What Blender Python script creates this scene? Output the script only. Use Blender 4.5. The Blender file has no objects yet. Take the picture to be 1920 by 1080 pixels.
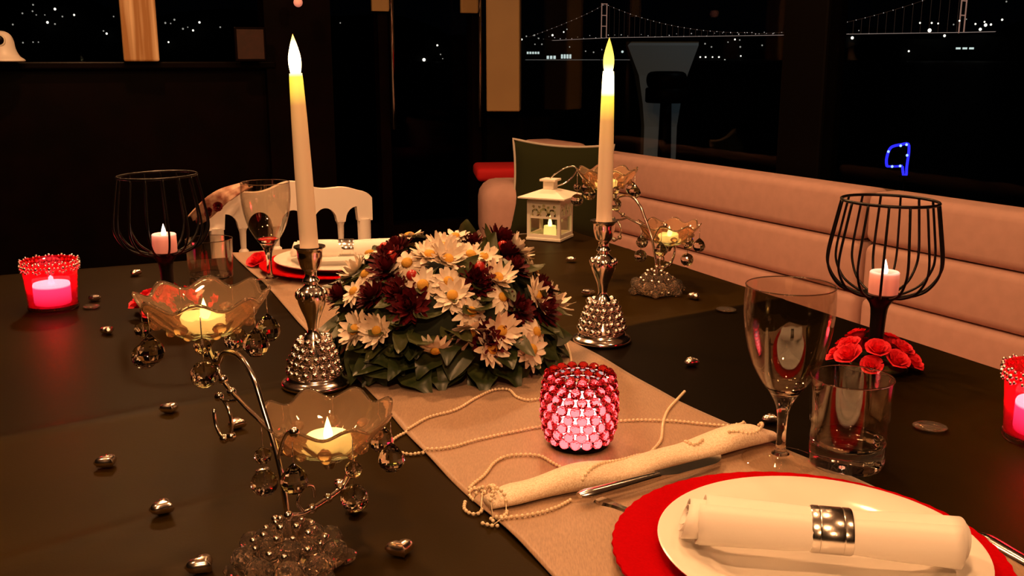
import bpy, bmesh, math, random
from mathutils import Vector, Matrix, Euler
random.seed(7)
sc = bpy.context.scene
COL = sc.collection
PI = math.pi
sin, cos = math.sin, math.cos

# ------------------------------------------------------------ camera, sky, lamps, exposure
CAM_Z = 1.15
PITCH = math.atan(430 / 1880)
cam_d = bpy.data.cameras.new('camera')
cam_d.sensor_fit = 'HORIZONTAL'; cam_d.sensor_width = 36
cam_d.lens = 36 * 1880 / 1920
cam_d.clip_start = 0.02; cam_d.clip_end = 12000
cam = bpy.data.objects.new('camera', cam_d); COL.objects.link(cam)
cam.location = (0, 0, CAM_Z); cam.rotation_euler = (PI / 2 - PITCH, 0, 0)
sc.camera = cam

world = bpy.data.worlds.new('night_sky'); sc.world = world
world.use_nodes = True
bg = world.node_tree.nodes['Background']
bg.inputs['Color'].default_value = (0.004, 0.005, 0.008, 1); bg.inputs['Strength'].default_value = 0.05

WARM = (1.0, 0.47, 0.19)
def area(name, loc, target, size, watt, colour=WARM):
    d = bpy.data.lights.new(name, 'AREA'); d.shape = 'RECTANGLE'
    d.size, d.size_y = size; d.energy = watt; d.color = colour
    o = bpy.data.objects.new(name, d); COL.objects.link(o)
    o.location = loc
    o.rotation_euler = (Vector(target) - Vector(loc)).to_track_quat('-Z', 'Y').to_euler()
    return o
def point(name, loc, watt, colour, r=0.006):
    d = bpy.data.lights.new(name, 'POINT'); d.energy = watt; d.color = colour; d.shadow_soft_size = r
    o = bpy.data.objects.new(name, d); COL.objects.link(o); o.location = loc
    return o
CEILING_AND_FILL = [(-0.58, 1.80, 24), (0.30, 1.70, 12), (-0.95, 0.85, 6), (-0.10, 0.12, 17), (0.85, 0.70, 6), (0.10, 3.10, 15), (0.75, 2.75, 2), (-1.25, 3.30, 26), (0.15, -1.15, 24)]  # ceiling lamps, with unseen fill added by the back wall and behind the camera
for lx, ly, lw in CEILING_AND_FILL:
    area('ceiling_or_fill', (lx, ly, 2.28), (lx * 0.9 + 0.02, ly * 0.9 + 0.1, 0.75), (0.11, 0.11), lw)
area('deck_lamp_or_fill', (2.2, 7.0, 2.6), (1.4, 8.6, 0.9), (0.3, 0.3), 3.2, (0.75, 0.9, 1.0))  # added cool fill for the pedestal; no such lamp is seen

sc.view_settings.view_transform = 'Standard'
sc.view_settings.look = 'None'
sc.view_settings.gamma = 1.0
sc.view_settings.use_curve_mapping = False
sc.view_settings.exposure = 0.0

# ------------------------------------------------------------ places
TOP = 0.75                                       # table top height
def ray(px, py):
    v = (540 - py) / 1880.0
    return (px - 960) / 1880.0, cos(PITCH) + v * sin(PITCH), v * cos(PITCH) - sin(PITCH)
def at(px, py, h=0.0):                           # the point at height h over the table seen there
    x, y, z = ray(px, py); t = (TOP + h - CAM_Z) / z
    return Vector((x * t, y * t, TOP + h))
def far(px, py, d):                              # a point d metres ahead
    x, y, z = ray(px, py); t = d / y
    return Vector((x * t, d, CAM_Z + z * t))
UX, UY = 0.910, 0.415                            # table frame: u across, a along
def T(u, a, z=0.0): return Vector((u * UX - a * UY, u * UY + a * UX, z))
def uv_of(p): return p.x * UX + p.y * UY, -p.x * UY + p.y * UX
TROT = math.atan2(UY, UX)
NX, NY = 0.877, 0.48                             # sofa frame: n outwards, s along
def S(n, s, z=0.0): return Vector((n * NX - s * NY, n * NY + s * NX, z))
SROT = math.atan2(NY, NX)

# ------------------------------------------------------------ materials
def new_mat(name):
    m = bpy.data.materials.new(name); m.use_nodes = True
    nt = m.node_tree
    return m, nt, nt.nodes['Principled BSDF'], nt.nodes['Material Output']
def N(nt, t, **kw):
    n = nt.nodes.new(t)
    for k, v in kw.items():
        if k in n.inputs: n.inputs[k].default_value = v
        else: setattr(n, k, v)
    return n
def c4(c): return (c[0], c[1], c[2], 1)
def mat(name, col, rough=0.5, metal=0.0, spec=0.5, noise=None, bump=None, **kw):
    m, nt, b, out = new_mat(name)
    b.inputs['Base Color'].default_value = c4(col); b.inputs['Roughness'].default_value = rough
    b.inputs['Metallic'].default_value = metal; b.inputs['Specular IOR Level'].default_value = spec
    for k, v in kw.items():
        b.inputs[k.replace('_', ' ')].default_value = v
    tc = N(nt, 'ShaderNodeTexCoord')
    if noise:
        sc_, col2, det = noise
        nz = N(nt, 'ShaderNodeTexNoise', Scale=sc_, Detail=det)
        nt.links.new(tc.outputs['Object'], nz.inputs['Vector'])
        r = N(nt, 'ShaderNodeValToRGB'); r.color_ramp.elements[0].position = 0.35; r.color_ramp.elements[1].position = 0.65
        r.color_ramp.elements[0].color = c4(col); r.color_ramp.elements[1].color = c4(col2)
        nt.links.new(nz.outputs['Fac'], r.inputs['Fac']); nt.links.new(r.outputs['Color'], b.inputs['Base Color'])
    if bump:
        bs, st, di = bump
        nz = N(nt, 'ShaderNodeTexNoise', Scale=bs, Detail=3.0)
        nt.links.new(tc.outputs['Object'], nz.inputs['Vector'])
        bp = N(nt, 'ShaderNodeBump', Strength=st, Distance=di)
        nt.links.new(nz.outputs['Fac'], bp.inputs['Height']); nt.links.new(bp.outputs['Normal'], b.inputs['Normal'])
    return m
def emit_mat(name, col, e, strength, rough=0.5):
    m, nt, b, out = new_mat(name)
    b.inputs['Base Color'].default_value = c4(col); b.inputs['Roughness'].default_value = rough
    b.inputs['Emission Color'].default_value = c4(e); b.inputs['Emission Strength'].default_value = strength
    return m
def glass_mat(name, col=(1, 1, 1), rough=0.0, ior=1.47):
    m, nt, b, out = new_mat(name)
    b.inputs['Base Color'].default_value = c4(col); b.inputs['Roughness'].default_value = rough
    b.inputs['Transmission Weight'].default_value = 1.0; b.inputs['IOR'].default_value = ior
    return m
def thin_glass(name, col=(1, 1, 1), rough=0.02, fres=1.45, extra=None, glossy=(1, 1, 1)):
    m, nt, b, out = new_mat(name); nt.nodes.remove(b)
    tr = N(nt, 'ShaderNodeBsdfTransparent', Color=c4(col))
    gl = N(nt, 'ShaderNodeBsdfGlossy', Color=c4(glossy), Roughness=rough)
    lw = N(nt, 'ShaderNodeLayerWeight', Blend=0.5)
    pw = N(nt, 'ShaderNodeMath', operation='POWER'); pw.inputs[1].default_value = 4.0
    f0 = ((fres - 1) / (fres + 1)) ** 2
    fr = N(nt, 'ShaderNodeMath', operation='MULTIPLY_ADD'); fr.inputs[1].default_value = 0.75 * (1 - f0); fr.inputs[2].default_value = f0
    nt.links.new(lw.outputs['Facing'], pw.inputs[0]); nt.links.new(pw.outputs[0], fr.inputs[0])
    mx = N(nt, 'ShaderNodeMixShader')
    src = tr.outputs[0]
    if extra:
        tl = N(nt, 'ShaderNodeBsdfTranslucent', Color=c4(extra[0])); m2 = N(nt, 'ShaderNodeMixShader', Fac=extra[1])
        nt.links.new(tr.outputs[0], m2.inputs[1]); nt.links.new(tl.outputs[0], m2.inputs[2]); src = m2.outputs[0]
    nt.links.new(fr.outputs[0], mx.inputs[0]); nt.links.new(src, mx.inputs[1]); nt.links.new(gl.outputs[0], mx.inputs[2])
    nt.links.new(mx.outputs[0], out.inputs['Surface'])
    return m
def ramp_emit(name, base, stops, axis='Z', rough=0.5, sss=0.0):
    """wax lit from inside by its LED: emission along the object's own height (metres)"""
    m, nt, b, out = new_mat(name)
    b.inputs['Base Color'].default_value = c4(base); b.inputs['Roughness'].default_value = rough
    tc = N(nt, 'ShaderNodeTexCoord'); sp = N(nt, 'ShaderNodeSeparateXYZ')
    nt.links.new(tc.outputs['Object'], sp.inputs[0])
    lo, hi = stops[0][0], stops[-1][0]
    mr = N(nt, 'ShaderNodeMapRange'); mr.inputs['From Min'].default_value = lo; mr.inputs['From Max'].default_value = hi
    nt.links.new(sp.outputs[axis], mr.inputs['Value'])
    r = N(nt, 'ShaderNodeValToRGB'); els = r.color_ramp.elements
    while len(els) < len(stops): els.new(0.5)
    mxs = max(max(s[1]) for s in stops)
    for e, s in zip(els, stops):
        e.position = (s[0] - lo) / (hi - lo); e.color = c4([x / mxs for x in s[1]])
    nt.links.new(mr.outputs[0], r.inputs['Fac']); nt.links.new(r.outputs['Color'], b.inputs['Emission Color'])
    b.inputs['Emission Strength'].default_value = mxs
    return m

M = {}
M['silver'] = mat('silver_plate', (0.93, 0.84, 0.80), 0.17, 1.0)
M['steel'] = mat('cutlery_steel', (0.72, 0.70, 0.68), 0.16, 1.0)
M['brushed'] = mat('brushed_ring_metal', (0.70, 0.66, 0.62), 0.22, 1.0, bump=(400, 0.15, 0.0005))
M['glass'] = glass_mat('clear_glass')
M['crystal'] = glass_mat('cut_crystal', (1, 0.985, 0.97), 0.0, 1.54)
M['cluster'] = glass_mat('bright_cut_crystal', (1, 0.90, 0.80), 0.0, 1.54)
M['cluster'].node_tree.nodes['Principled BSDF'].inputs['Transmission Weight'].default_value = 0.97
M['crystal_bowl'] = glass_mat('etched_crystal', (1, 0.74, 0.52), 0.02, 1.5)
M['crystal_bowl'].node_tree.nodes['Principled BSDF'].inputs['Transmission Weight'].default_value = 0.88
M['black_metal'] = mat('black_lacquered_wire', (0.004, 0.003, 0.003), 0.35, spec=0.25)
M['porcelain'] = mat('white_porcelain', (0.84, 0.80, 0.74), 0.12, spec=0.5)
M['linen'] = mat('white_linen', (0.86, 0.82, 0.77), 0.85, bump=(900, 0.12, 0.0006), Sheen_Weight=0.2)
M['charger_red'] = mat('red_glitter_charger', (0.42, 0.0, 0.002), 0.8, spec=0.02, noise=(420, (0.36, 0.0, 0.001), 2), bump=(500, 0.25, 0.0006))
M['wax'] = mat('ivory_wax', (0.85, 0.72, 0.55), 0.5)
M['chair_white'] = mat('cream_white_paint', (0.90, 0.84, 0.78), 0.4)
M['lantern_white'] = mat('white_enamel', (0.85, 0.80, 0.70), 0.4)
M['sofa'] = mat('tan_sofa_fabric', (0.52, 0.32, 0.285), 0.8, spec=0.1, noise=(30, (0.485, 0.30, 0.265), 3), bump=(600, 0.1, 0.001))
M['sofa_gap'] = mat('tan_sofa_seam', (0.16, 0.085, 0.05), 0.9)
M['pillow'] = mat('dark_green_cushion', (0.022, 0.026, 0.009), 0.9, spec=0.1, bump=(300, 0.15, 0.001))
M['piping'] = mat('grey_piping', (0.55, 0.50, 0.44), 0.8)
M['red_fabric'] = mat('red_fabric', (0.55, 0.004, 0.008), 0.8)
M['dark_wood'] = mat('dark_mahogany', (0.004, 0.0012, 0.001), 0.35, spec=0.08, noise=(8, (0.002, 0.0008, 0.0006), 4))
M['dark'] = mat('black_panel', (0.0015, 0.001, 0.001), 0.5, spec=0.06)
M['chrome'] = mat('polished_chrome', (0.75, 0.72, 0.70), 0.08, 1.0)
M['pale_wood'] = None
M['leaf'] = mat('deep_green_leaf', (0.015, 0.028, 0.009), 0.38, noise=(60, (0.055, 0.070, 0.020), 3))
M['leaf2'] = mat('olive_green_leaf', (0.060, 0.066, 0.020), 0.4, noise=(50, (0.035, 0.048, 0.014), 3))
M['petal'] = mat('white_petal', (0.86, 0.78, 0.66), 0.6, noise=(90, (0.74, 0.60, 0.46), 2))
M['yolk'] = mat('golden_disc', (0.62, 0.33, 0.04), 0.8, bump=(900, 0.5, 0.001))
M['mum'] = mat('wine_red_petal', (0.115, 0.004, 0.008), 0.6, spec=0.2, noise=(120, (0.05, 0.002, 0.005), 2))
M['rose'] = mat('bright_red_petal', (0.92, 0.040, 0.065), 0.6, spec=0.2, noise=(150, (0.74, 0.015, 0.03), 2))
M['berry'] = mat('red_berry', (0.42, 0.02, 0.015), 0.3)
M['foam'] = mat('dark_moss_core', (0.010, 0.016, 0.006), 0.9)
M['pearl'] = mat('cream_pearl', (0.80, 0.66, 0.46), 0.22, spec=0.7)
M['heart'] = mat('silver_heart', (0.92, 0.82, 0.78), 0.20, 1.0)
M['red_glass'] = thin_glass('red_votive_glass', (0.95, 0.27, 0.31), 0.03, 1.5, ((0.90, 0.010, 0.020), 0.22))
M['red_crystal'] = glass_mat('red_crystal_bead', (0.90, 0.06, 0.07), 0.03, 1.5)
M['pane'] = thin_glass('window_glass', (0.95, 0.97, 0.97), 0.01, 1.12)
M['thin'] = thin_glass('thin_drinking_glass', (0.93, 0.90, 0.86), 0.015, 1.75)
M['lantern_pane'] = thin_glass('lantern_glass', (0.95, 0.93, 0.88), 0.02, 1.4)
M['flame'] = emit_mat('led_flame', (1, 0.8, 0.4), (1.0, 0.76, 0.22), 5.0)
M['flame_pink'] = emit_mat('led_flame_pink', (1, 0.8, 0.7), (1.0, 0.72, 0.58), 5.0)
M['led_body'] = emit_mat('glowing_ivory_wax', (0.88, 0.80, 0.62), (1.0, 0.82, 0.22), 0.85)
M['led_pink'] = ramp_emit('glowing_pink_wax', (0.72, 0.34, 0.27), [(0.0, (0.26, 0.05, 0.03)), (0.02, (0.34, 0.07, 0.045)), (0.026, (0.5, 0.15, 0.10)), (0.03, (1.5, 0.9, 0.65))])
M['led_hot'] = emit_mat('bright_white_led_candle', (0.9, 0.85, 0.8), (1.0, 0.86, 0.78), 8.0)
M['led_magenta'] = ramp_emit('pink_lit_candle', (0.8, 0.4, 0.5), [(0.0, (0.8, 0.10, 0.5)), (0.018, (1.2, 0.9, 2.6)), (0.028, (1.3, 1.2, 3.2)), (0.031, (14.0, 14.0, 13.0)), (0.047, (15.0, 15.0, 14.0))])
M['candle_left'] = ramp_emit('ivory_taper_lit', (0.92, 0.78, 0.64),
    [(0.0, (0.05, 0.018, 0.006)), (0.135, (0.10, 0.04, 0.010)), (0.175, (0.20, 0.08, 0.005)), (0.192, (0.85, 0.60, 0.02)), (0.208, (1.2, 0.90, 0.03)), (0.214, (3.5, 2.9, 1.2)), (0.25, (5, 3.9, 1.9))])
M['light_white'] = emit_mat('white_lamp', (1, 1, 1), (1.0, 0.92, 0.80), 1.5)
M['light_dim'] = emit_mat('dim_lamp', (1, 1, 1), (0.9, 0.85, 0.75), 0.35)
M['light_cool'] = emit_mat('cool_lamp', (1, 1, 1), (0.80, 0.95, 0.90), 0.8)
M['bridge_strip'] = emit_mat('bridge_deck_lamps', (0.5, 0.5, 0.5), (1.0, 0.72, 0.62), 0.28)
M['bridge_tower'] = emit_mat('floodlit_tower_glow', (0.5, 0.4, 0.35), (1.0, 0.50, 0.36), 0.26)  # floodlight on the tower put in as its own glow
M['bridge_cable'] = emit_mat('lit_hanger', (0.3, 0.3, 0.3), (0.8, 0.40, 0.26), 0.05)
M['bridge_dot'] = emit_mat('cable_lamp', (1, 1, 1), (1.0, 0.85, 0.80), 0.55)
M['blue_led'] = emit_mat('blue_led_tube', (0.0, 0.0, 0.3), (0.02, 0.02, 1.0), 1.6)
M['blue_hot'] = emit_mat('bright_blue_led', (0.2, 0.3, 1), (0.22, 0.35, 1.0), 2.4)
M['hill'] = mat('dark_hillside', (0.003, 0.003, 0.003), 1.0)
M['water'] = mat('dark_water', (0.001, 0.002, 0.003), 0.45, spec=0.08)
M['pedestal'] = mat('pale_grey_gelcoat', (0.46, 0.56, 0.58), 0.5)
M['ceiling'] = mat('cream_ceiling_panel', (0.50, 0.42, 0.33), 0.6)
M['floor'] = mat('dark_teak_floor', (0.020, 0.009, 0.005), 0.4, noise=(12, (0.012, 0.005, 0.003), 3))
M['pillar'] = mat('tan_lacquered_pillar', (0.42, 0.28, 0.12), 0.45, noise=(3, (0.37, 0.24, 0.105), 2))

def wood_mat():
    m, nt, b, out = new_mat('pale_streaked_wood')
    tc = N(nt, 'ShaderNodeTexCoord'); mp = N(nt, 'ShaderNodeMapping'); mp.inputs['Scale'].default_value = (14, 14, 0.5)
    nz = N(nt, 'ShaderNodeTexNoise', Scale=2.2, Detail=4.0)
    r = N(nt, 'ShaderNodeValToRGB')
    r.color_ramp.elements[0].position = 0.38; r.color_ramp.elements[0].color = (0.42, 0.20, 0.06, 1)
    r.color_ramp.elements[1].position = 0.60; r.color_ramp.elements[1].color = (0.86, 0.62, 0.38, 1)
    nt.links.new(tc.outputs['Object'], mp.inputs[0]); nt.links.new(mp.outputs[0], nz.inputs['Vector'])
    nt.links.new(nz.outputs['Fac'], r.inputs['Fac']); nt.links.new(r.outputs['Color'], b.inputs['Base Color'])
    b.inputs['Roughness'].default_value = 0.45
    return m
M['pale_wood'] = wood_mat()
def cloth_mat():
    m, nt, b, out = new_mat('dark_olive_brown_tablecloth')
    tc = N(nt, 'ShaderNodeTexCoord')
    n1 = N(nt, 'ShaderNodeTexNoise', Scale=3.0, Detail=3.0)
    r = N(nt, 'ShaderNodeValToRGB')
    r.color_ramp.elements[0].position = 0.35; r.color_ramp.elements[0].color = (0.017, 0.0092, 0.0012, 1)
    r.color_ramp.elements[1].position = 0.68; r.color_ramp.elements[1].color = (0.024, 0.0140, 0.0016, 1)
    n2 = N(nt, 'ShaderNodeTexNoise', Scale=700.0, Detail=2.0)
    sp = N(nt, 'ShaderNodeSeparateXYZ'); nt.links.new(tc.outputs['Object'], sp.inputs[0])
    def lin(ax, ay, c, soft):
        a = N(nt, 'ShaderNodeMath', operation='MULTIPLY'); a.inputs[1].default_value = ax; nt.links.new(sp.outputs['X'], a.inputs[0])
        b_ = N(nt, 'ShaderNodeMath', operation='MULTIPLY_ADD'); b_.inputs[1].default_value = ay; nt.links.new(sp.outputs['Y'], b_.inputs[0]); nt.links.new(a.outputs[0], b_.inputs[2])
        m_ = N(nt, 'ShaderNodeMapRange'); m_.inputs['From Min'].default_value = c - soft; m_.inputs['From Max'].default_value = c + soft; nt.links.new(b_.outputs[0], m_.inputs['Value'])
        return m_.outputs[0]
    def op(o_, a, b2):
        n_ = N(nt, 'ShaderNodeMath', operation=o_)
        for k_, x_ in enumerate((a, b2)):
            if isinstance(x_, float): n_.inputs[k_].default_value = x_
            else: nt.links.new(x_, n_.inputs[k_])
        return n_.outputs[0]
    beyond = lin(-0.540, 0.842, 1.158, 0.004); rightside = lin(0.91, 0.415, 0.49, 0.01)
    leftdark = op('MULTIPLY', beyond, op('SUBTRACT', 1.0, rightside))
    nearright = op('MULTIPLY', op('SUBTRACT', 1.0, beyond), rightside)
    rightdark = op('MULTIPLY', nearright, lin(-0.906, 0.423, 0.02, 0.08))
    tone = op('SUBTRACT', 1.0, op('ADD', op('MULTIPLY', leftdark, 0.45), op('MULTIPLY', rightdark, 0.80)))  # assumed darker areas in the cloth colour: left beyond crease, right before it
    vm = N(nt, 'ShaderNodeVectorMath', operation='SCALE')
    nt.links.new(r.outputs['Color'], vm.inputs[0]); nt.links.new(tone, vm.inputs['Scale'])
    bp = N(nt, 'ShaderNodeBump', Strength=0.12, Distance=0.0006)
    for n in (n1, n2): nt.links.new(tc.outputs['Object'], n.inputs['Vector'])
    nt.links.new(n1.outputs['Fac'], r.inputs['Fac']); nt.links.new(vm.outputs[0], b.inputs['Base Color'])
    nt.links.new(n2.outputs['Fac'], bp.inputs['Height']); nt.links.new(bp.outputs['Normal'], b.inputs['Normal'])
    b.inputs['Roughness'].default_value = 0.45; b.inputs['Specular IOR Level'].default_value = 0.025
    return m
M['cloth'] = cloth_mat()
def runner_mat():
    m, nt, b, out = new_mat('gold_satin_runner')
    tc = N(nt, 'ShaderNodeTexCoord')
    mp = N(nt, 'ShaderNodeMapping'); mp.inputs['Scale'].default_value = (1, 0.15, 1)
    n1 = N(nt, 'ShaderNodeTexNoise', Scale=900.0, Detail=2.0)
    r = N(nt, 'ShaderNodeValToRGB')
    r.color_ramp.elements[0].position = 0.3; r.color_ramp.elements[0].color = (0.245, 0.145, 0.080, 1)
    r.color_ramp.elements[1].position = 0.7; r.color_ramp.elements[1].color = (0.36, 0.22, 0.125, 1)
    bp = N(nt, 'ShaderNodeBump', Strength=0.15, Distance=0.0006)
    nt.links.new(tc.outputs['Object'], mp.inputs[0]); nt.links.new(mp.outputs[0], n1.inputs['Vector'])
    nt.links.new(n1.outputs['Fac'], r.inputs['Fac']); nt.links.new(r.outputs['Color'], b.inputs['Base Color'])
    nt.links.new(n1.outputs['Fac'], bp.inputs['Height']); nt.links.new(bp.outputs['Normal'], b.inputs['Normal'])
    b.inputs['Roughness'].default_value = 0.45; b.inputs['Sheen Weight'].default_value = 0.3
    return m
M['runner'] = runner_mat()

# ------------------------------------------------------------ mesh tools
class MB:
    def __init__(self): self.v = []; self.f = []
    def add(self, vs, fs, mtx=None):
        k = len(self.v)
        self.v += [tuple((mtx @ Vector(p)) if mtx else p) for p in vs]
        self.f += [tuple(i + k for i in f) for f in fs]
        return self
    def lathe(self, prof, seg=32, mtx=None, wave=None):
        """prof: (r, z) pairs; r = 0 closes the end"""
        vs, fs, rows = [], [], []
        for i, (r, z) in enumerate(prof):
            if r <= 1e-7:
                rows.append([len(vs)]); vs.append((0, 0, z))
            else:
                row = []
                for k in range(seg):
                    a = 2 * PI * k / seg; rr, zz = (r, z) if wave is None else wave(i, r, z, a)
                    row.append(len(vs)); vs.append((rr * cos(a), rr * sin(a), zz))
                rows.append(row)
        for A, B in zip(rows, rows[1:]):
            if len(A) == 1 and len(B) == 1: continue
            for k in range(seg):
                j = (k + 1) % seg
                if len(A) == 1: fs.append((A[0], B[j], B[k]))
                elif len(B) == 1: fs.append((A[k], A[j], B[0]))
                else: fs.append((A[k], A[j], B[j], B[k]))
        return self.add(vs, fs, mtx)
    def tube(self, path, r, seg=8, closed=False, mtx=None, cap=True):
        P = [Vector(p) for p in path]; n = len(P)
        rad = r if callable(r) else (lambda t: r)
        vs, fs = [], []; up = None
        for i, p in enumerate(P):
            if closed: t = P[(i + 1) % n] - P[i - 1]
            else: t = P[min(i + 1, n - 1)] - P[max(i - 1, 0)]
            t = t.normalized() if t.length > 1e-12 else Vector((0, 0, 1))
            if up is None:
                up = t.orthogonal().normalized()
            else:
                up = (up - t * up.dot(t)); up = up.normalized() if up.length > 1e-9 else t.orthogonal().normalized()
            w = t.cross(up)
            rr = rad(i / max(1, n - 1))
            for k in range(seg):
                a = 2 * PI * k / seg
                vs.append(tuple(p + (up * cos(a) + w * sin(a)) * rr))
        m = n if closed else n - 1
        for i in range(m):
            i2 = (i + 1) % n
            for k in range(seg):
                j = (k + 1) % seg
                fs.append((i * seg + k, i * seg + j, i2 * seg + j, i2 * seg + k))
        if cap and not closed:
            fs.append(tuple(range(seg - 1, -1, -1))); fs.append(tuple((n - 1) * seg + k for k in range(seg)))
        return self.add(vs, fs, mtx)
    def ball(self, c, r, seg=12, rings=8, sc=(1, 1, 1), mtx=None):
        prof = [(sin(PI * i / rings), -cos(PI * i / rings)) for i in range(rings + 1)]
        prof[0] = (0, -1); prof[-1] = (0, 1)
        mm = Matrix.Translation(c) @ Matrix.Diagonal((r * sc[0], r * sc[1], r * sc[2], 1))
        return self.lathe(prof, seg, (mtx @ mm) if mtx else mm)
    def box(self, c, s, mtx=None, bev=0.0, segs=2):
        bm = bmesh.new(); bmesh.ops.create_cube(bm, size=1)
        for v in bm.verts: v.co = Vector((v.co.x * s[0], v.co.y * s[1], v.co.z * s[2]))
        if bev: bmesh.ops.bevel(bm, geom=bm.edges[:], offset=bev, segments=segs, affect='EDGES', profile=0.5)
        bm.verts.index_update()
        vs = [tuple(v.co + Vector(c)) for v in bm.verts]; fs = [tuple(v.index for v in f.verts) for f in bm.faces]
        bm.free(); return self.add(vs, fs, mtx)
    def mesh(self, name, m, smooth=True):
        me = bpy.data.meshes.new(name); me.from_pydata(self.v, [], self.f)
        bm = bmesh.new(); bm.from_mesh(me); bmesh.ops.recalc_face_normals(bm, faces=bm.faces[:]); bm.to_mesh(me); bm.free()
        if smooth is True: me.polygons.foreach_set('use_smooth', [True] * len(me.polygons))
        me.materials.append(m)
        if isinstance(smooth, float): me.shade_smooth_by_angle(smooth) if hasattr(me, 'shade_smooth_by_angle') else None
        me.update(); return me
    def build(self, name, m, parent=None, smooth=True, loc=None, rot=None):
        me = self.mesh(name, m, smooth if not isinstance(smooth, float) else True)
        o = put(name, me, parent, loc, rot)
        if isinstance(smooth, float): sharp(me, smooth)
        return o
def sharp(me, ang):
    bm = bmesh.new(); bm.from_mesh(me)
    for e in bm.edges:
        if len(e.link_faces) == 2 and e.calc_face_angle(0) > ang: e.smooth = False
    bm.to_mesh(me); bm.free()
def put(name, me, parent=None, loc=None, rot=None, scale=None):
    o = bpy.data.objects.new(name, me); COL.objects.link(o)
    if parent: o.parent = parent
    if loc is not None: o.location = loc
    if rot is not None: o.rotation_euler = rot
    if scale is not None: o.scale = (scale,) * 3 if not hasattr(scale, '__len__') else scale
    return o
def tag(o, label, cat, group=None, kind=None):
    o['label'] = label; o['category'] = cat
    if group: o['group'] = group
    if kind: o['kind'] = kind
    return o
def thing(name, label, cat, loc=(0, 0, 0), rz=0.0, group=None, tilt=(0, 0)):
    o = bpy.data.objects.new(name, None); COL.objects.link(o); o.empty_display_size = 0.02
    o.location = loc; o.rotation_euler = (tilt[0], tilt[1], rz)
    return tag(o, label, cat, group)
def struct(name, mb, m, smooth=False, **kw):
    o = mb.build(name, m, None, smooth, **kw); o['kind'] = 'structure'; return o
def copy_tree(o, parent=None):
    c = o.copy(); COL.objects.link(c)
    if parent: c.parent = parent
    for ch in list(o.children): copy_tree(ch, c)
    return c
def spline(pts, n=8, closed=False):
    P = [Vector(p) for p in pts]; m = len(P); out = []
    for i in range(m if closed else m - 1):
        if closed: p0, p1, p2, p3 = P[i - 1], P[i], P[(i + 1) % m], P[(i + 2) % m]
        else: p0, p1, p2, p3 = P[max(i - 1, 0)], P[i], P[i + 1], P[min(i + 2, m - 1)]
        for k in range(n):
            t = k / n
            out.append(0.5 * ((2 * p1) + (p2 - p0) * t + (2 * p0 - 5 * p1 + 4 * p2 - p3) * t * t + (3 * p1 - p0 - 3 * p2 + p3) * t ** 3))
    if not closed: out.append(P[-1])
    return out
def smooth_prof(prof, n=4):
    return [(max(0, p.x), p.y) for p in [Vector((q.x, q.y)) for q in spline([(r, z, 0) for r, z in prof], n)]]

# ------------------------------------------------------------ the cabin
BA = 4.70                                        # back wall, along the table axis
def TM(u, a, z): return Matrix.Translation(T(u, a, z)) @ Matrix.Rotation(TROT, 4, 'Z')
def SM(n, s, z): return Matrix.Translation(S(n, s, z)) @ Matrix.Rotation(SROT, 4, 'Z')
struct('floor', MB().box((0, 0, -0.05), (7.4, 9.4, 0.1), TM(0.4, 2.2, 0)), M['floor'])
struct('ceiling', MB().box((0, 0, 0.05), (4.6, 6.6, 0.1), TM(0.25, 1.5, 2.32)), M['ceiling'])
ceil_ = bpy.data.objects['ceiling']
dl = MB().lathe([(0.058, 0), (0.075, 0.002), (0.078, 0.03), (0.055, 0.03), (0.058, 0)], 28).mesh('unseen_lamp_ring', M['chrome'])
for lx, ly, lw in CEILING_AND_FILL: put('unseen_lamp_ring', dl, ceil_, (lx, ly, 2.286))  # unseen rings, added around the fill lamps too
# back wall: dark cabinetry up to the ledge, windows above it
LEDGE = 1.138
struct('wall_back', MB().box((0, 0, 0), (2.32, 0.12, LEDGE - 0.03), TM(-0.22, BA + 0.06, (LEDGE - 0.03) / 2)), M['dark_wood'])
struct('trim_1', MB().box((0, 0, 0), (2.34, 0.22, 0.03), TM(-0.22, BA + 0.05, LEDGE - 0.015), 0.006), M['dark_wood'])
w = struct('window_1', MB().box((0, 0, 0), (2.3, 0.05, 0.08), TM(-0.22, BA + 0.08, 2.28)).box((0, 0, 0), (0.07, 0.05, 1.18), TM(-1.36, BA + 0.08, 1.73)), M['dark_wood'])
p = MB().box((0, 0, 0), (2.2, 0.006, 1.12), TM(-0.25, BA + 0.09, 1.69)).build('pane', M['pane'], w, False)
struct('wall_left', MB().box((0, 0, 0), (0.1, 6.6, 2.32), TM(-2.0, 1.5, 1.16)), M['dark'])
struct('wall_partition', MB().box((0, 0, 0), (0.30, 0.14, 2.32), TM(1.06, BA + 0.02, 1.16)), M['dark_wood'])
# glazed door between partition and corner pillar
d = struct('door_1', MB().box((0, 0, 0), (0.05, 0.07, 2.2), TM(1.470, BA + 0.02, 1.1)).box((0, 0, 0), (0.05, 0.07, 2.2), TM(1.945, BA + 0.02, 1.1))
           .box((0, 0, 0), (0.52, 0.07, 0.08), TM(1.705, BA + 0.02, 2.24)).box((0, 0, 0), (0.52, 0.07, 0.35), TM(1.705, BA + 0.02, 0.175)), M['dark_wood'])
MB().box((0, 0, 0), (0.42, 0.008, 1.84), TM(1.705, BA + 0.03, 1.27)).build('pane', M['pane'], d, False)
MB().lathe([(0, 0), (0.012, 0), (0.012, 1.35), (0, 1.35)], 12, TM(1.500, BA - 0.05, 0.82)).build('chrome_rail', M['chrome'], d)
MB().lathe([(0, 0), (0.012, 0), (0.012, 1.35), (0, 1.35)], 12, TM(1.950, BA - 0.05, 0.82)).build('chrome_rail', M['chrome'], d)
MB().box((0, 0, 0), (0.085, 0.02, 0.30), TM(1.455, BA - 0.03, 1.515), 0.003).build('reflection_plate', M['pillar'], d, False)  # tan plate standing in for a warm reflection in the door
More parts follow.
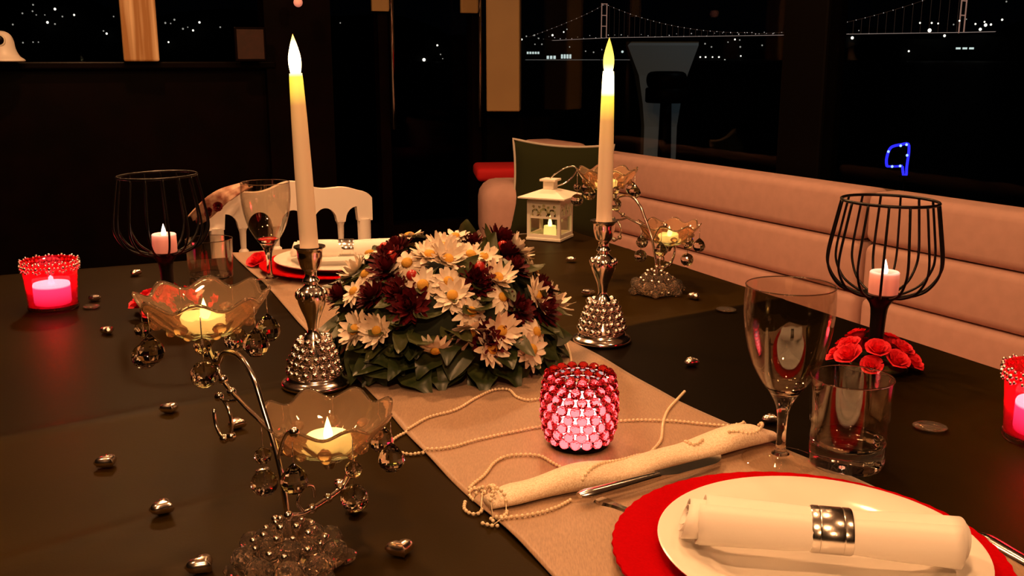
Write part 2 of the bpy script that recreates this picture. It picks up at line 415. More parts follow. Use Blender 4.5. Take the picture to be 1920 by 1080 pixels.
MB().box((0, 0, 0), (0.085, 0.02, 0.30), TM(1.900, BA - 0.03, 1.515), 0.003).build('reflection_plate', M['pillar'], d, False)
# right wall under the window, sill, mullion, pane
WN = 2.46
struct('wall_right', MB().box((0, 0, 0), (0.08, 5.6, 0.70), SM(WN + 0.04, 2.0, 0.35)), M['dark_wood'])
struct('trim_2', MB().box((0, 0, 0), (0.14, 5.6, 0.03), SM(WN + 0.04, 2.0, 0.715), 0.005), M['dark'])
w = struct('window_2', MB().box((0, 0, 0), (0.09, 0.20, 1.56), SM(WN + 0.04, 2.50, 1.53), 0.01).box((0, 0, 0), (0.09, 5.6, 0.08), SM(WN + 0.04, 2.0, 2.27))
           .box((0, 0, 0), (0.09, 0.14, 1.56), SM(WN + 0.04, 4.62, 1.53)), M['dark'])
MB().box((0, 0, 0), (0.006, 2.0, 1.54), SM(WN + 0.05, 3.58, 1.50)).build('pane', M['pane'], w, False)
MB().box((0, 0, 0), (0.006, 3.1, 1.54), SM(WN + 0.05, 0.86, 1.50)).build('pane', M['pane'], w, False)
struct('wall_corner', MB().box((0, 0, 0), (0.34, 0.16, 0.86), TM(2.15, BA + 0.02, 0.43)), M['dark'])
# corner pillar and the pale wooden post on the ledge
pc = far(945, 208, 4.95)
MB().box((0, 0, 0), (0.16, 0.13, 1.43), Matrix.Translation((pc.x, pc.y, pc.z + 0.715)) @ Matrix.Rotation(-0.06, 4, 'Z'), 0.006).build('corner_pillar', M['pillar'], None, False)
tag(bpy.data.objects['corner_pillar'], 'tan lacquered pillar in the corner behind the dark green cushion', 'pillar')
pp = far(266, 116, 4.36)
o = MB().box((0, 0, 0), (0.142, 0.10, 1.17), None, 0.008).build('wooden_post', M['pale_wood'], None, False, loc=(pp.x, pp.y, LEDGE + 0.585), rot=(0, 0, 0.35))
tag(o, 'pale streaked wooden post standing on the dark ledge between window panes', 'post')

# things on the ledge
q = far(10, 106, 4.10)
t = thing('ornament', 'small white bell shaped ornament with dark round face on the ledge', 'ornament', (q.x - 0.01, q.y, LEDGE), 0.3)
MB().lathe(smooth_prof([(0, 0), (0.075, 0), (0.078, 0.010), (0.062, 0.022), (0.050, 0.05), (0.046, 0.08), (0.036, 0.104), (0.018, 0.117), (0, 0.12)], 3), 28).build('body', M['chair_white'], t)
MB().lathe([(0.015, 0), (0.022, 0.004), (0.025, 0), (0.022, -0.004), (0.015, 0)], 20, Matrix.Translation((0.0, -0.047, 0.083)) @ Matrix.Rotation(PI / 2, 4, 'X')).build('ring', M['lantern_white'], t)
MB().lathe([(0, 0.004), (0.018, 0.003), (0.019, -0.004), (0, -0.006)], 20, Matrix.Translation((0.0, -0.047, 0.083)) @ Matrix.Rotation(PI / 2, 4, 'X')).build('dark_face', M['dark_wood'], t)
q = far(471, 114, 4.5)
t = thing('menu_board', 'dim reddish brown board leaning upright on the dark ledge', 'board', (q.x, q.y, LEDGE), 0.42)
MB().box((0, 0, 0.073), (0.135, 0.016, 0.146), None, 0.004).build('frame', M['dark_wood'], t, False)
mb_ = mat('dim_brown_board', (0.045, 0.013, 0.008), 0.7, noise=(40, (0.03, 0.010, 0.006), 4))
MB().box((0, -0.009, 0.073), (0.115, 0.004, 0.126), None, 0.001).build('panel', mb_, t, False)
q = far(557, 4, 4.5)
t = thing('wall_lamp', 'tiny pinkish wall lamp high above the tall candle', 'lamp', (q.x, q.y + 0.02, q.z))
MB().ball((0, 0, 0), 0.02, 14, 10).build('bulb', emit_mat('pink_bulb', (1, .6, .5), (1.0, 0.30, 0.20), 0.45), t)
MB().lathe([(0, 0.028), (0.016, 0.027), (0.021, 0.016), (0.023, 0.04), (0.012, 0.055), (0, 0.056)], 18).build('socket', M['dark_wood'], t)

# red bench seen past the cushion
q = far(935, 305, 4.70)
t = thing('bench', 'low dark bench with a red seat pad beyond the sofa arm', 'bench', (q.x + 0.07, q.y - 0.05, 0), 0.1)
MB().box((0, 0, q.z - 0.035), (0.36, 0.30, 0.06), None, 0.02, 3).build('seat_pad', M['red_fabric'], t)
MB().box((0, 0, (q.z - 0.07) / 2), (0.32, 0.26, q.z - 0.07), None, 0.01).build('base', M['dark'], t, False)

# ------------------------------------------------------------ night outside
struct('water', MB().box((0, 3000, -3.0), (9000, 6400, 0.2)), M['water'])
def hill(name, x0, x1, y, h, seed):
    r = random.Random(seed); mb = MB(); vs, fs = [], []; n = 40
    ph = [r.uniform(0, 6) for _ in range(4)]
    for i in range(n + 1):
        x = x0 + (x1 - x0) * i / n; k = sin(PI * i / n) ** 0.4
        hh = h * k * (0.75 + 0.16 * sin(i * 0.35 + ph[0]) + 0.09 * sin(i * 0.9 + ph[1]))
        vs += [(x, y, -3), (x, y + 14, hh * 0.9), (x, y + 160, hh), (x, y + 500, -3)]
    for i in range(n):
        for k in range(3): fs.append((i * 4 + k, i * 4 + k + 1, i * 4 + 5 + k, i * 4 + 4 + k))
    mb.add(vs, fs)
    return struct(name, mb, M['hill'], True)
hillA = hill('hill', -1700, -70, 1482, 130, 1)
hillB = hill('hill', -900, 2600, 3352, 110, 2)
hillC = hill('hill', 640, 1500, 1790, 84, 4)
small = MB().ball((0, 0, 0), 1.0, 8, 5)
lamp_mesh = {k: small.mesh('light', M[k]) for k in ('light_white', 'light_dim', 'light_cool', 'bridge_dot')}
def city(lst, parent, D):
    for px, py, s, k in lst:
        q = far(px, py, D)
        put('house_light', lamp_mesh[k], parent, q, None, s * D / 1880.0)
W_, D_, C_ = 'light_white', 'light_dim', 'light_cool'
city([(62, 9, 1.6, D_), (61, 21, 1.5, D_), (42, 25, 1.6, D_), (103, 17, 2.4, W_), (139, 28, 1.9, W_), (89, 42, 2.4, W_), (103, 45, 1.6, D_), (117, 31, 1.5, D_),
      (68, 28, 1.2, D_), (84, 28, 1.1, D_), (24, 46, 1.6, D_), (200, 63, 2.0, W_), (194, 58, 1.4, D_), (213, 31, 1.3, D_), (62, 79, 1.3, D_), (72, 79, 1.2, D_), (43, 80, 1.5, D_)],
     hillA, 1481)
city([(310, 43, 1.8, D_), (327, 37, 1.8, D_), (320, 44, 1.2, D_), (343, 54, 1.8, D_), (374, 42, 2.1, W_), (362, 57, 1.9, W_), (352, 51, 1.1, D_), (316, 79, 1.7, W_),
      (413, 51, 1.5, D_), (607, 107, 1.0, D_), (638, 43, 1.2, D_)],
     hillA, 1481)
city([(795, 112, 3.0, W_), (820, 85, 1.8, W_), (826, 102, 1.2, D_), (893, 122, 2.0, D_), (830, 110, 1.0, D_)],
     hillA, 1481)
city([(968, 85, 3.2, W_), (978, 74, 1.8, W_), (1002, 66, 1.6, D_), (1010, 72, 1.3, D_), (1036, 66, 1.9, W_), (987, 68, 1.4, D_), (1003, 83, 1.2, D_), (1016, 83, 1.4, D_),
      (993, 98, 1.5, W_), (1000, 99, 1.3, D_), (1008, 100, 1.5, W_), (1068, 88, 1.2, D_), (1113, 98, 1.4, D_), (1128, 93, 1.4, D_), (1167, 97, 2.2, C_), (1196, 95, 1.9, C_),
      (1057, 60, 1.4, W_), (1063, 55, 1.2, D_), (1098, 96, 1.2, D_)],
     hillB, 3350)
city([(1313, 107, 1.5, W_), (1323, 107, 1.6, W_), (1336, 107, 1.4, W_), (1348, 107, 1.6, W_), (1359, 113, 1.5, W_), (1389, 105, 1.4, W_), (1322, 82, 1.5, D_), (1334, 88, 1.4, D_),
      (1378, 74, 1.6, W_), (1387, 75, 1.3, D_), (1388, 88, 1.6, D_), (1429, 85, 1.5, D_), (1365, 79, 1.2, D_), (1299, 79, 1.1, D_), (1257, 105, 1.6, D_), (1246, 107, 1.2, D_)],
     hillB, 3350)
city([(1598, 71, 2.8, W_)], hillB, 3350)
city([(1743, 57, 3.6, W_), (1747, 43, 1.8, W_), (1759, 44, 1.6, W_), (1725, 43, 1.7, W_), (1771, 67, 2.5, W_), (1788, 46, 1.4, D_), (1799, 39, 1.7, W_),
      (1829, 45, 1.8, W_), (1838, 55, 2.8, W_), (1848, 47, 3.0, W_), (1858, 46, 2.0, W_), (1879, 37, 2.0, W_), (1704, 96, 1.9, W_), (1887, 3, 1.5, D_), (1812, 36, 1.1, D_), (1846, 41, 1.6, W_)],
     hillC, 1789)
# lit waterfront buildings
def lit_block(px0, px1, py0, py1, D, label, n):
    a, b = far(px0, py1, D), far(px1, py0, D)
    t = thing('waterfront_building', label, 'building', ((a.x + b.x) / 2, D + 6, a.z))
    wd, ht = b.x - a.x, b.z - a.z
    MB().box((0, 0, ht / 2), (wd, 12, ht)).box((0, 0, ht * 1.06), (wd * 1.04, 13, ht * 0.14)).build('walls', M['hill'], t, False)
    for i in range(n):
        MB().box((-wd / 2 + wd * (i + 0.5) / n, -6.2, ht * 0.55), (wd / n * 0.7, 0.5, ht * 0.6)).build('lit_window', M['light_cool'], t, False)
lit_block(987, 1012, 96, 103, 3330, 'long low lit waterfront building farthest from the bridge tower', 5)
lit_block(1024, 1043, 103, 113, 3330, 'dim lit waterfront building between two others below the bridge', 3)
lit_block(1051, 1072, 100, 113, 3330, 'brightest lit waterfront building close to the bridge tower', 4)
lit_block(1790, 1828, 88, 94, 1783, 'low lit quay building below the nearer bridge tower', 3)
strip = thing('quay', 'thin line of quay lamps along the far waterline under the bridge', 'quay', far(1100, 113, 3320))
a, b = far(985, 113, 3320), far(1182, 111, 3320); cq = far(1100, 113, 3320)
MB().box(((a.x + b.x) / 2 - cq.x, 0, -1), (b.x - a.x, 6, 3)).build('quay_wall', M['hill'], strip, False)
MB().box(((a.x + b.x) / 2 - cq.x, -3.2, 1.0), ((b.x - a.x), 0.6, 1.2)).build('lamp_strip', M['light_dim'], strip, False)

# suspension bridge: far tower beyond the left, near tower at the right
BL, BR = Vector((291, 3240, 0)), Vector((1030, 2330, 0))
BL.x = (1133 - 960) / 1880 * 3240 * 0.965; BR.x = (1806 - 960) / 1880 * 2330 * 0.965
DK = 61.0
bridge = thing('suspension_bridge', 'long lit suspension bridge with two towers across the dark water', 'bridge', (BL.x, BL.y, -3))
def bp_(p): return (p[0] - BL.x, p[1] - BL.y, p[2] + 3)
bd = (BR - BL); span = bd.length; bd.normalize(); bside = Vector((-bd.y, bd.x, 0))
def along(t, z, off=0.0):
    p = BL + bd * (t * span) + bside * off
    return Vector((p.x, p.y, z))
DKL, DKR = 60.0, 55.0
def deck_z(t): return 63 - 6 * t if t <= 1 else 57
beam = MB(); lamps = MB()
pts = [along(-0.36 + 1.7 * i / 40, deck_z(max(0, -0.36 + 1.7 * i / 40)) - (8 if i < 9 else 0) * max(0, (9 - i) / 9)) for i in range(41)]
beam.tube([bp_(p) for p in pts], 1.6, 6).build('deck', M['hill'], bridge)
lamps.tube([bp_(p + Vector((0, -3, 1.8))) for p in pts], 0.75, 4).build('deck_lamps', M['bridge_strip'], bridge, False)
for t_, h, nm in ((0.0, 172, 'far'), (1.0, 165, 'near')):
    tw = MB()
    for off in (-11, 11):
        c0 = along(t_, -3, off)
        dz_ = deck_z(t_)
        MB().tube([bp_(c0), bp_(Vector((c0.x, c0.y, dz_)))], 1.8, 6).build('pier', M['hill'], bridge)
        tw.tube([bp_(Vector((c0.x, c0.y, dz_))), bp_(c0 + Vector((0, 0, h)))], 1.5, 6)
    for zz in (0.60, 0.79, 0.99):
        tw.tube([bp_(along(t_, -3 + h * zz, -11)), bp_(along(t_, -3 + h * zz, 11))], 1.2, 6)
    tw.build('tower', M['bridge_tower'], bridge, True)
def cable_z(t):
    if t < 0: return 168 + (deck_z(0) - 168) * min(1, (-t / 0.36)) ** 0.8
    if t > 1: return 162 - (t - 1) * 300
    s = 2 * t - 1
    return 70 + (168 - 70) * s * s if t < 0.5 else 66 + (162 - 66) * s * s
cab = MB().tube([bp_(along(-0.36 + 1.5 * i / 60, cable_z(-0.36 + 1.5 * i / 60))) for i in range(61)], 0.35, 4)
mc = cab.build('main_cable', M['bridge_cable'], bridge)
for i in range(68):
    t_ = -0.34 + 1.40 * i / 67
    o = put('cable_lamp', lamp_mesh['bridge_dot'], bridge, bp_(along(t_, cable_z(t_))), None, 1.15 if t_ < 0.5 else 1.0)
for i in range(52):
    t_ = 0.02 + 0.97 * i / 51
    p = along(t_, 0)
    MB().tube([bp_(Vector((p.x, p.y, deck_z(t_)))), bp_(Vector((p.x, p.y, cable_z(t_))))], 0.32, 4).build('hanger', M['bridge_cable'], bridge, False)
for i in range(46):
    t_ = -0.3 + 1.1 * i / 45
    put('deck_lamp_or_fill', lamp_mesh['bridge_dot'], bridge, bp_(along(t_, deck_z(max(0, t_)) + random.choice((2.0, 6.0, 10.0)))), None, random.choice((0.9, 1.2, 1.5)))

# things on the outer deck beyond the window
q = far(1240, 230, 8.2)
t = thing('deck_pedestal', 'pale grey flared pedestal on the dark deck outside the window', 'pedestal', (q.x - 0.02, q.y, 0))
def sq(w0, d0, z): return [(-w0, -d0, z), (w0, -d0, z), (w0, d0, z), (-w0, d0, z)]
vs = sq(.13, .1, 0) + sq(.13, .1, .62) + sq(.15, .12, .80) + sq(.19, .15, 1.02) + sq(.26, .2, 1.25) + sq(.26, .2, 1.28)
vs[8 + 8] = (-.29, -.2, 1.25)
fs = [(i * 4 + k, i * 4 + (k + 1) % 4, i * 4 + 4 + (k + 1) % 4, i * 4 + 4 + k) for i in range(5) for k in range(4)] + [(3, 2, 1, 0), (20, 21, 22, 23)]
MB().add(vs, fs).build('column', M['pedestal'], t, False)
MB().box((0.0, 0, 1.29), (.53, .42, .02), None, .005).build('top_plate', M['dark'], t, False)
q2 = far(1250, 150, 7.6)
t = thing('bar_stool', 'dark round stool silhouetted in front of the pale deck pedestal', 'stool', (q2.x, q2.y, 0))
MB().lathe(smooth_prof([(0, 1.06), (.12, 1.055), (.15, 1.01), (.14, .95), (.10, .92), (0, .91)], 3), 28).build('seat', M['dark'], t)
MB().lathe([(.055, 0.02), (.05, .5), (.04, .92), (0, .92)], 16).build('stem', M['dark'], t)
MB().lathe([(0, 0), (.2, 0), (.2, .012), (.05, .03), (0, .03)], 28).build('foot', M['dark'], t)
MB().lathe([(.145, .83), (.155, .84), (.155, .93), (.145, .94), (.14, .88), (.145, .83)], 28).build('apron', M['dark'], t)
# blue LED reflection, built as a glowing tube loop on deck
q = far(1685, 330, 5.2)
t = thing('reflection_loop', 'glowing blue tube loop standing for an LED reflection, outside the window', 'light', q)
def blp(px, py): return far(px, py, 5.2) - q
loop = [blp(x, y) for x, y in ((1663, 312), (1662, 300), (1666, 284), (1673, 275), (1690, 271), (1703, 270), (1704, 285), (1702, 300), (1700, 315), (1699, 329), (1694, 328), (1692, 312))]
MB().tube(spline(loop, 3), 0.007, 6).tube([blp(1663, 312), blp(1680, 312), blp(1692, 311)], 0.006, 6).build('tube', M['blue_led'], t)
for x, y in ((1688, 273), (1699, 271), (1665, 284), (1672, 312), (1687, 311), (1700, 291)):
    MB().ball(blp(x, y) + Vector((0, -.006, 0)), 0.007, 8, 6).build('bulb', M['blue_hot'], t)
MB().box(blp(1696, 331), (0.05, 0.03, 0.012), None, 0.003).build('bracket', M['dark'], t, False)
MB().tube([blp(1696, 332), Vector((blp(1696, 332).x, blp(1696, 332).y, -q.z))], 0.008, 6).build('stand', M['dark'], t)

# ------------------------------------------------------------ sofa
sofa = thing('sofa', 'long tan banquette with a channelled upholstered back under the window', 'sofa', S(2.24, 1.6, 0), SROT)
def rb(name, c, s, bev, parent, m=M['sofa'], segs=3, rot=None):
    return MB().box((0, 0, 0), s, None, bev, segs).build(name, m, parent, True, loc=c, rot=rot)
rb('base', (-0.20, 0.6, 0.11), (0.70, 4.3, 0.22), 0.01, sofa)
for y in (-0.76, 0.38, 1.52): rb('seat_cushion', (-0.26, y, 0.295), (0.60, 1.13, 0.15), 0.03, sofa)
def back(y0, y1, n0=0.0, top=0.0):
    b = rb('back_cushion', (0.125 + n0, (y0 + y1) / 2, 0.555), (0.10, y1 - y0 - 0.015, 0.44), 0.02, sofa, M['sofa_gap'])
    for z0, z1 in ((0.335, 0.480), (0.480, 0.637), (0.637, 0.785)):
        MB().box((0, 0, 0), (0.125, y1 - y0 - 0.006, z1 - z0 - 0.002), None, 0.026, 4).build('padded_channel', M['sofa'], b, True, loc=(-0.065, 0, (z0 + z1) / 2 - 0.555))
back(-1.45, 0.40)
back(0.41, 1.98)
# far end: higher return cushion and the rounded arm
rb('return_cushion', (0.06, 2.22, 0.585), (0.16, 0.34, 0.42), 0.03, sofa)
e = at(946, 430, -0.30)
u_, v_ = e.x, e.y
loc = Matrix.Rotation(-SROT, 4, 'Z') @ (Vector((e.x, e.y, 0)) - S(2.24, 1.6, 0))
def world_part(name, mb, m, wx, wy, wz, rz, smooth=True):
    l = Matrix.Rotation(-SROT, 4, 'Z') @ (Vector((wx, wy, wz)) - S(2.24, 1.6, 0))
    return mb.build(name, m, sofa, smooth, loc=l, rot=(0, 0, rz - SROT))
ax, ay = -0.035, 4.12
world_part('arm', MB().box((0, 0, 0), (0.26, 0.34, 0.27), None, 0.075, 4), M['sofa'], ax + 0.03, ay + 0.02, 0.525, 0.1)
world_part('arm_seat', MB().box((0, 0, 0), (0.74, 0.40, 0.13), None, 0.03, 3), M['sofa'], ax + 0.26, ay - 0.02, 0.375, 0.1)
world_part('arm_base', MB().box((0, 0, 0), (0.60, 0.30, 0.31), None, 0.01), M['sofa'], ax + 0.22, ay, 0.155, 0.1, False)

# green cushion leaning in the corner
def pillow_mesh(w, h, th):
    mb = MB(); n = 18; vs = []; fs = []
    for side in (1, -1):
        for j in range(n + 1):
            for i in range(n + 1):
                a, b = 2 * i / n - 1, 2 * j / n - 1
                pin = 1 - 0.085 * (1 - (abs(b)) ** 2) if False else 1
                x = a * (1 - 0.10 * (1 - b * b) * abs(a) ** 2); z = b * (1 - 0.10 * (1 - a * a) * abs(b) ** 2)
                y = side * th * ((1 - a ** 4) * (1 - b ** 4)) ** 0.6 * (0.9 + 0.1 * cos(3 * a + b))
                vs.append((x * w / 2, y, z * h / 2))
    m_ = (n + 1) ** 2
    for s in range(2):
        for j in range(n):
            for i in range(n):
                q_ = [s * m_ + j * (n + 1) + i, s * m_ + j * (n + 1) + i + 1, s * m_ + (j + 1) * (n + 1) + i + 1, s * m_ + (j + 1) * (n + 1) + i]
                fs.append(tuple(q_ if s else q_[::-1]))
    return mb.add(vs, fs)
pz = 0.63
pd = far(1050, 350, 3.98)
t = thing('cushion', 'dark green square cushion with grey piping leaning in the sofa corner', 'cushion', (pd.x, pd.y, 0.442 + 0.195), -0.12, None, (-0.16, 0.05))
MB.build(pillow_mesh(0.40, 0.385, 0.065), 'cover', M['pillow'], t)
edge = []
for k in range(60):
    s4 = k / 15; sd = int(s4); f = 2 * (s4 - sd) - 1
    a, b = [(f, -1), (1, f), (-f, 1), (-1, -f)][sd]
    x = a * (1 - 0.10 * (1 - b * b) * abs(a) ** 2); z = b * (1 - 0.10 * (1 - a * a) * abs(b) ** 2)
    edge.append((x * 0.201, 0, z * 0.194))
MB().tube(edge, 0.0055, 8, True).build('piping', M['piping'], t)

# ------------------------------------------------------------ table, cloth, runner
U0, U1, A0, A1 = -0.14, 1.112, 0.36, 2.095
tb = thing('dining_table', 'large rectangular dining table under a dark cloth', 'table', T((U0 + U1) / 2, (A0 + A1) / 2, 0), TROT)
W_T, L_T = U1 - U0, A1 - A0
MB().box((0, 0, 0.728), (W_T - 0.012, L_T - 0.012, 0.036), None, 0.004).build('tabletop', M['dark_wood'], tb, False)
for sx in (-1, 1):
    for sy in (-1, 1):
        MB().box((sx * (W_T / 2 - 0.09), sy * (L_T / 2 - 0.09), 0.355), (0.07, 0.07, 0.71), None, 0.006).build('leg', M['dark_wood'], tb, False)
def g1(x, c, w): return math.exp(-((x - c) / w) ** 2)
creases = [((-0.56, 1.02), (0.20, 1.55), 0.0016), ((-0.42, 1.52), (-0.20, 1.63), 0.0012), ((0.20, 1.50), (0.60, 1.76), 0.0014), ((0.45, 1.05), (0.75, 1.28), 0.0010),
           ((-0.45, 0.72), (-0.21, 0.92), 0.0022), ((-0.38, 0.70), (-0.16, 0.76), 0.0016), ((-0.33, 1.05), (-0.26, 0.78), 0.0012), ((-0.05, 2.05), (0.30, 2.14), 0.0010), ((0.10, 1.86), (0.42, 1.95), 0.0010)]
def cloth_z(x, y):
    z = 0.0
    for (a, b, h) in creases:
        dx, dy = b[0] - a[0], b[1] - a[1]; L2 = dx * dx + dy * dy
        t_ = ((x - a[0]) * dx + (y - a[1]) * dy) / L2; tc = min(1, max(0, t_))
        d2 = (x - a[0] - tc * dx) ** 2 + (y - a[1] - tc * dy) ** 2
        z += h * math.exp(-d2 / 0.007 ** 2)
    return z
def cloth():
    nu, na = 130, 180; drop = 0.24; vs, fs = [], []
    us = [U0 - drop, U0 - drop * .5, U0 - 0.03] + [U0 + W_T * i / nu for i in range(nu + 1)] + [U1 + 0.03, U1 + drop * .5, U1 + drop]
    as_ = [A0 - drop, A0 - drop * .5, A0 - 0.03] + [A0 + L_T * i / na for i in range(na + 1)] + [A1 + 0.03, A1 + drop * .5, A1 + drop]
    for a in as_:
        for u in us:
            ou = max(U0 - u, u - U1, 0); oa = max(A0 - a, a - A1, 0)
            du = min(max(u, U0 - 0.004), U1 + 0.004); da = min(max(a, A0 - 0.004), A1 + 0.004)
            d = max(ou, oa)
            fl = 0.012 * d / drop * sin((u if oa > ou else a) * 26)
            if ou > 0: du += (0.02 * d / drop + fl) * (1 if u > U1 else -1)
            if oa > 0: da += (0.02 * d / drop + fl) * (1 if a > A1 else -1)
            p = T(du, da)
            z = TOP - 0.0005 + (cloth_z(p.x, p.y) if d == 0 else -max(0, d - 0.004))
            vs.append((p.x, p.y, z))
    n = len(us)
    for j in range(len(as_) - 1):
        for i in range(n - 1):
            fs.append((j * n + i, j * n + i + 1, (j + 1) * n + i + 1, (j + 1) * n + i))
    return MB().add(vs, fs)
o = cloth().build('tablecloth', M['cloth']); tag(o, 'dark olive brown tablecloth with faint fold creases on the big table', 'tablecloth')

RU0, RU1 = 0.325, 0.655
def runner_z(u, a):
    rid = 0.0
    sm = 0.0008 * (sin(a * 40 + u * 9) + sin(a * 23 - u * 31 + 1.3)) * 0.6
    e = 0.0024 * max(0, 1 - min(u - RU0, RU1 + 0.02 - u) / 0.012) * (0.5 + 0.5 * sin(a * 36))
    fl = 0.008 * g1(a, 0.70, 0.05) * g1(u, 0.40, 0.07)
    return 0.0022 + rid + max(-0.0008, sm) + e * 0.5 + fl
def runner():
    nu, na = 44, 330; vs, fs = [], []
    for j in range(na + 1):
        a = A0 - 0.16 + (A1 - A0 + 0.34) * j / na
        for i in range(nu + 1):
            fr = 0.030 * max(0, min(1, (0.95 - a) / 0.35)) if a < 0.95 else 0
            u = RU0 + (RU1 + fr - RU0) * i / nu + 0.003 * sin(a * 11 + 1) * (1 if i == 0 else (1 if i == nu else 0.5))
            oa = max(A0 - a, a - A1, 0)
            aa = min(max(a, A0 - 0.032), A1 + 0.032)
            p = T(u, aa); z = TOP + runner_z(u, a)
            if oa > 0.032: z -= oa - 0.032
            vs.append((p.x, p.y, z))
    n = nu + 1
    for j in range(na):
        for i in range(nu): fs.append((j * n + i, j * n + i + 1, (j + 1) * n + i + 1, (j + 1) * n + i))
    return MB().add(vs, fs)
o = runner().build('table_runner', M['runner'])
md = o.modifiers.new('thickness', 'SOLIDIFY'); md.thickness = 0.0012; md.offset = -1
tag(o, 'gold satin table runner laid lengthwise along the dark cloth', 'table runner')

def hem_c(u): return 0.772 + 0.030 * (u - RU0) / 0.33 + 0.003 * sin(u * 24)
def hem_h(u): return 0.0088 + 0.0016 * sin(u * 31 + 1) + 0.001 * sin(u * 63)
hem = MB(); vs, fs = [], []; NH = 60; NK = 14
for i in range(NH + 1):
    u = RU0 + 0.004 + (RU1 - RU0 + 0.014) * i / NH; e = min(1, 0.55 + 6 * min(i, NH - i) / NH)
    for k in range(NK):
        th = 2 * PI * k / NK; hh = hem_h(u) * e
        p_ = T(u, hem_c(u) + 0.0185 * e * (1 + .14 * sin(u * 45)) * cos(th)); vs.append((p_.x, p_.y, TOP + 0.0032 + hh + hh * sin(th)))
for i in range(NH):
    for k in range(NK): fs.append((i * NK + k, i * NK + (k + 1) % NK, (i + 1) * NK + (k + 1) % NK, (i + 1) * NK + k))
fs += [tuple(range(NK)), tuple(NH * NK + k for k in range(NK))[::-1]]
M['hem'] = mat('cream_lurex_fabric', (0.90, 0.78, 0.62), 0.55, noise=(700, (0.66, 0.50, 0.34), 3), bump=(500, 0.4, 0.001), Sheen_Weight=0.3)
hem_o = hem.add(vs, fs).build('folded_hem', M['hem'], o); hem_o['label'] = 'cream glittering folded hem rolled across the runner'
def hem_z(u, a):
    d_ = (a - hem_c(u)) / 0.0200
    return 2 * hem_h(u) * math.sqrt(max(0, 1 - d_ * d_)) if abs(d_) < 1 else 0
def top_z(x, y):                                 # what lies on the table at x, y
    u, a = uv_of(Vector((x, y, 0)))
    return TOP + (runner_z(u, a) + hem_z(u, a) + 0.0003 if RU0 < u < RU1 + 0.02 else cloth_z(x, y))

# ------------------------------------------------------------ place settings
def lathe_part(name, prof, m, parent, seg=64, sm=3, **kw):
    return MB().lathe(smooth_prof(prof, sm) if sm else prof, seg).build(name, m, parent, kw.get('smooth', 0.7), kw.get('loc'), kw.get('rot'))
def charger(x, y, label):
    z = TOP + 0.003
    t = thing('charger_plate', label, 'plate', (x, y, z), 0, 'red charger plates')
    prof = [(0, 0.003), (0.108, 0.003), (0.118, 0.004), (0.128, 0.0085), (0.150, 0.0105), (0.1655, 0.0115), (0.1660, 0.0100), (0.150, 0.0080), (0.130, 0.0060), (0.119, 0.0005), (0.10, 0.0), (0, 0)]
    def wave(i, r, z_, a): return (r * (1 + (0.004 * sin(a * 60) if r > 0.15 else 0)), z_)
    MB().lathe([(r_ * 0.937, z_) for r_, z_ in prof], 240, None, wave).build('plate', M['charger_red'], t, 0.9)
    return t
def dinner_plate(x, y, label):
    t = thing('dinner_plate', label, 'plate', (x, y, TOP + 0.0062), 0, 'white dinner plates')
    prof = [(0, 0.003), (0.070, 0.003), (0.082, 0.005), (0.090, 0.0105), (0.105, 0.0150), (0.1255, 0.0190), (0.1275, 0.0185), (0.1265, 0.0165), (0.105, 0.0120), (0.092, 0.0070), (0.080, 0.0008), (0.074, 0.0), (0.070, 0.001), (0, 0.001)]
    MB().lathe(prof, 96).build('plate', M['porcelain'], t, 0.9)
    return t
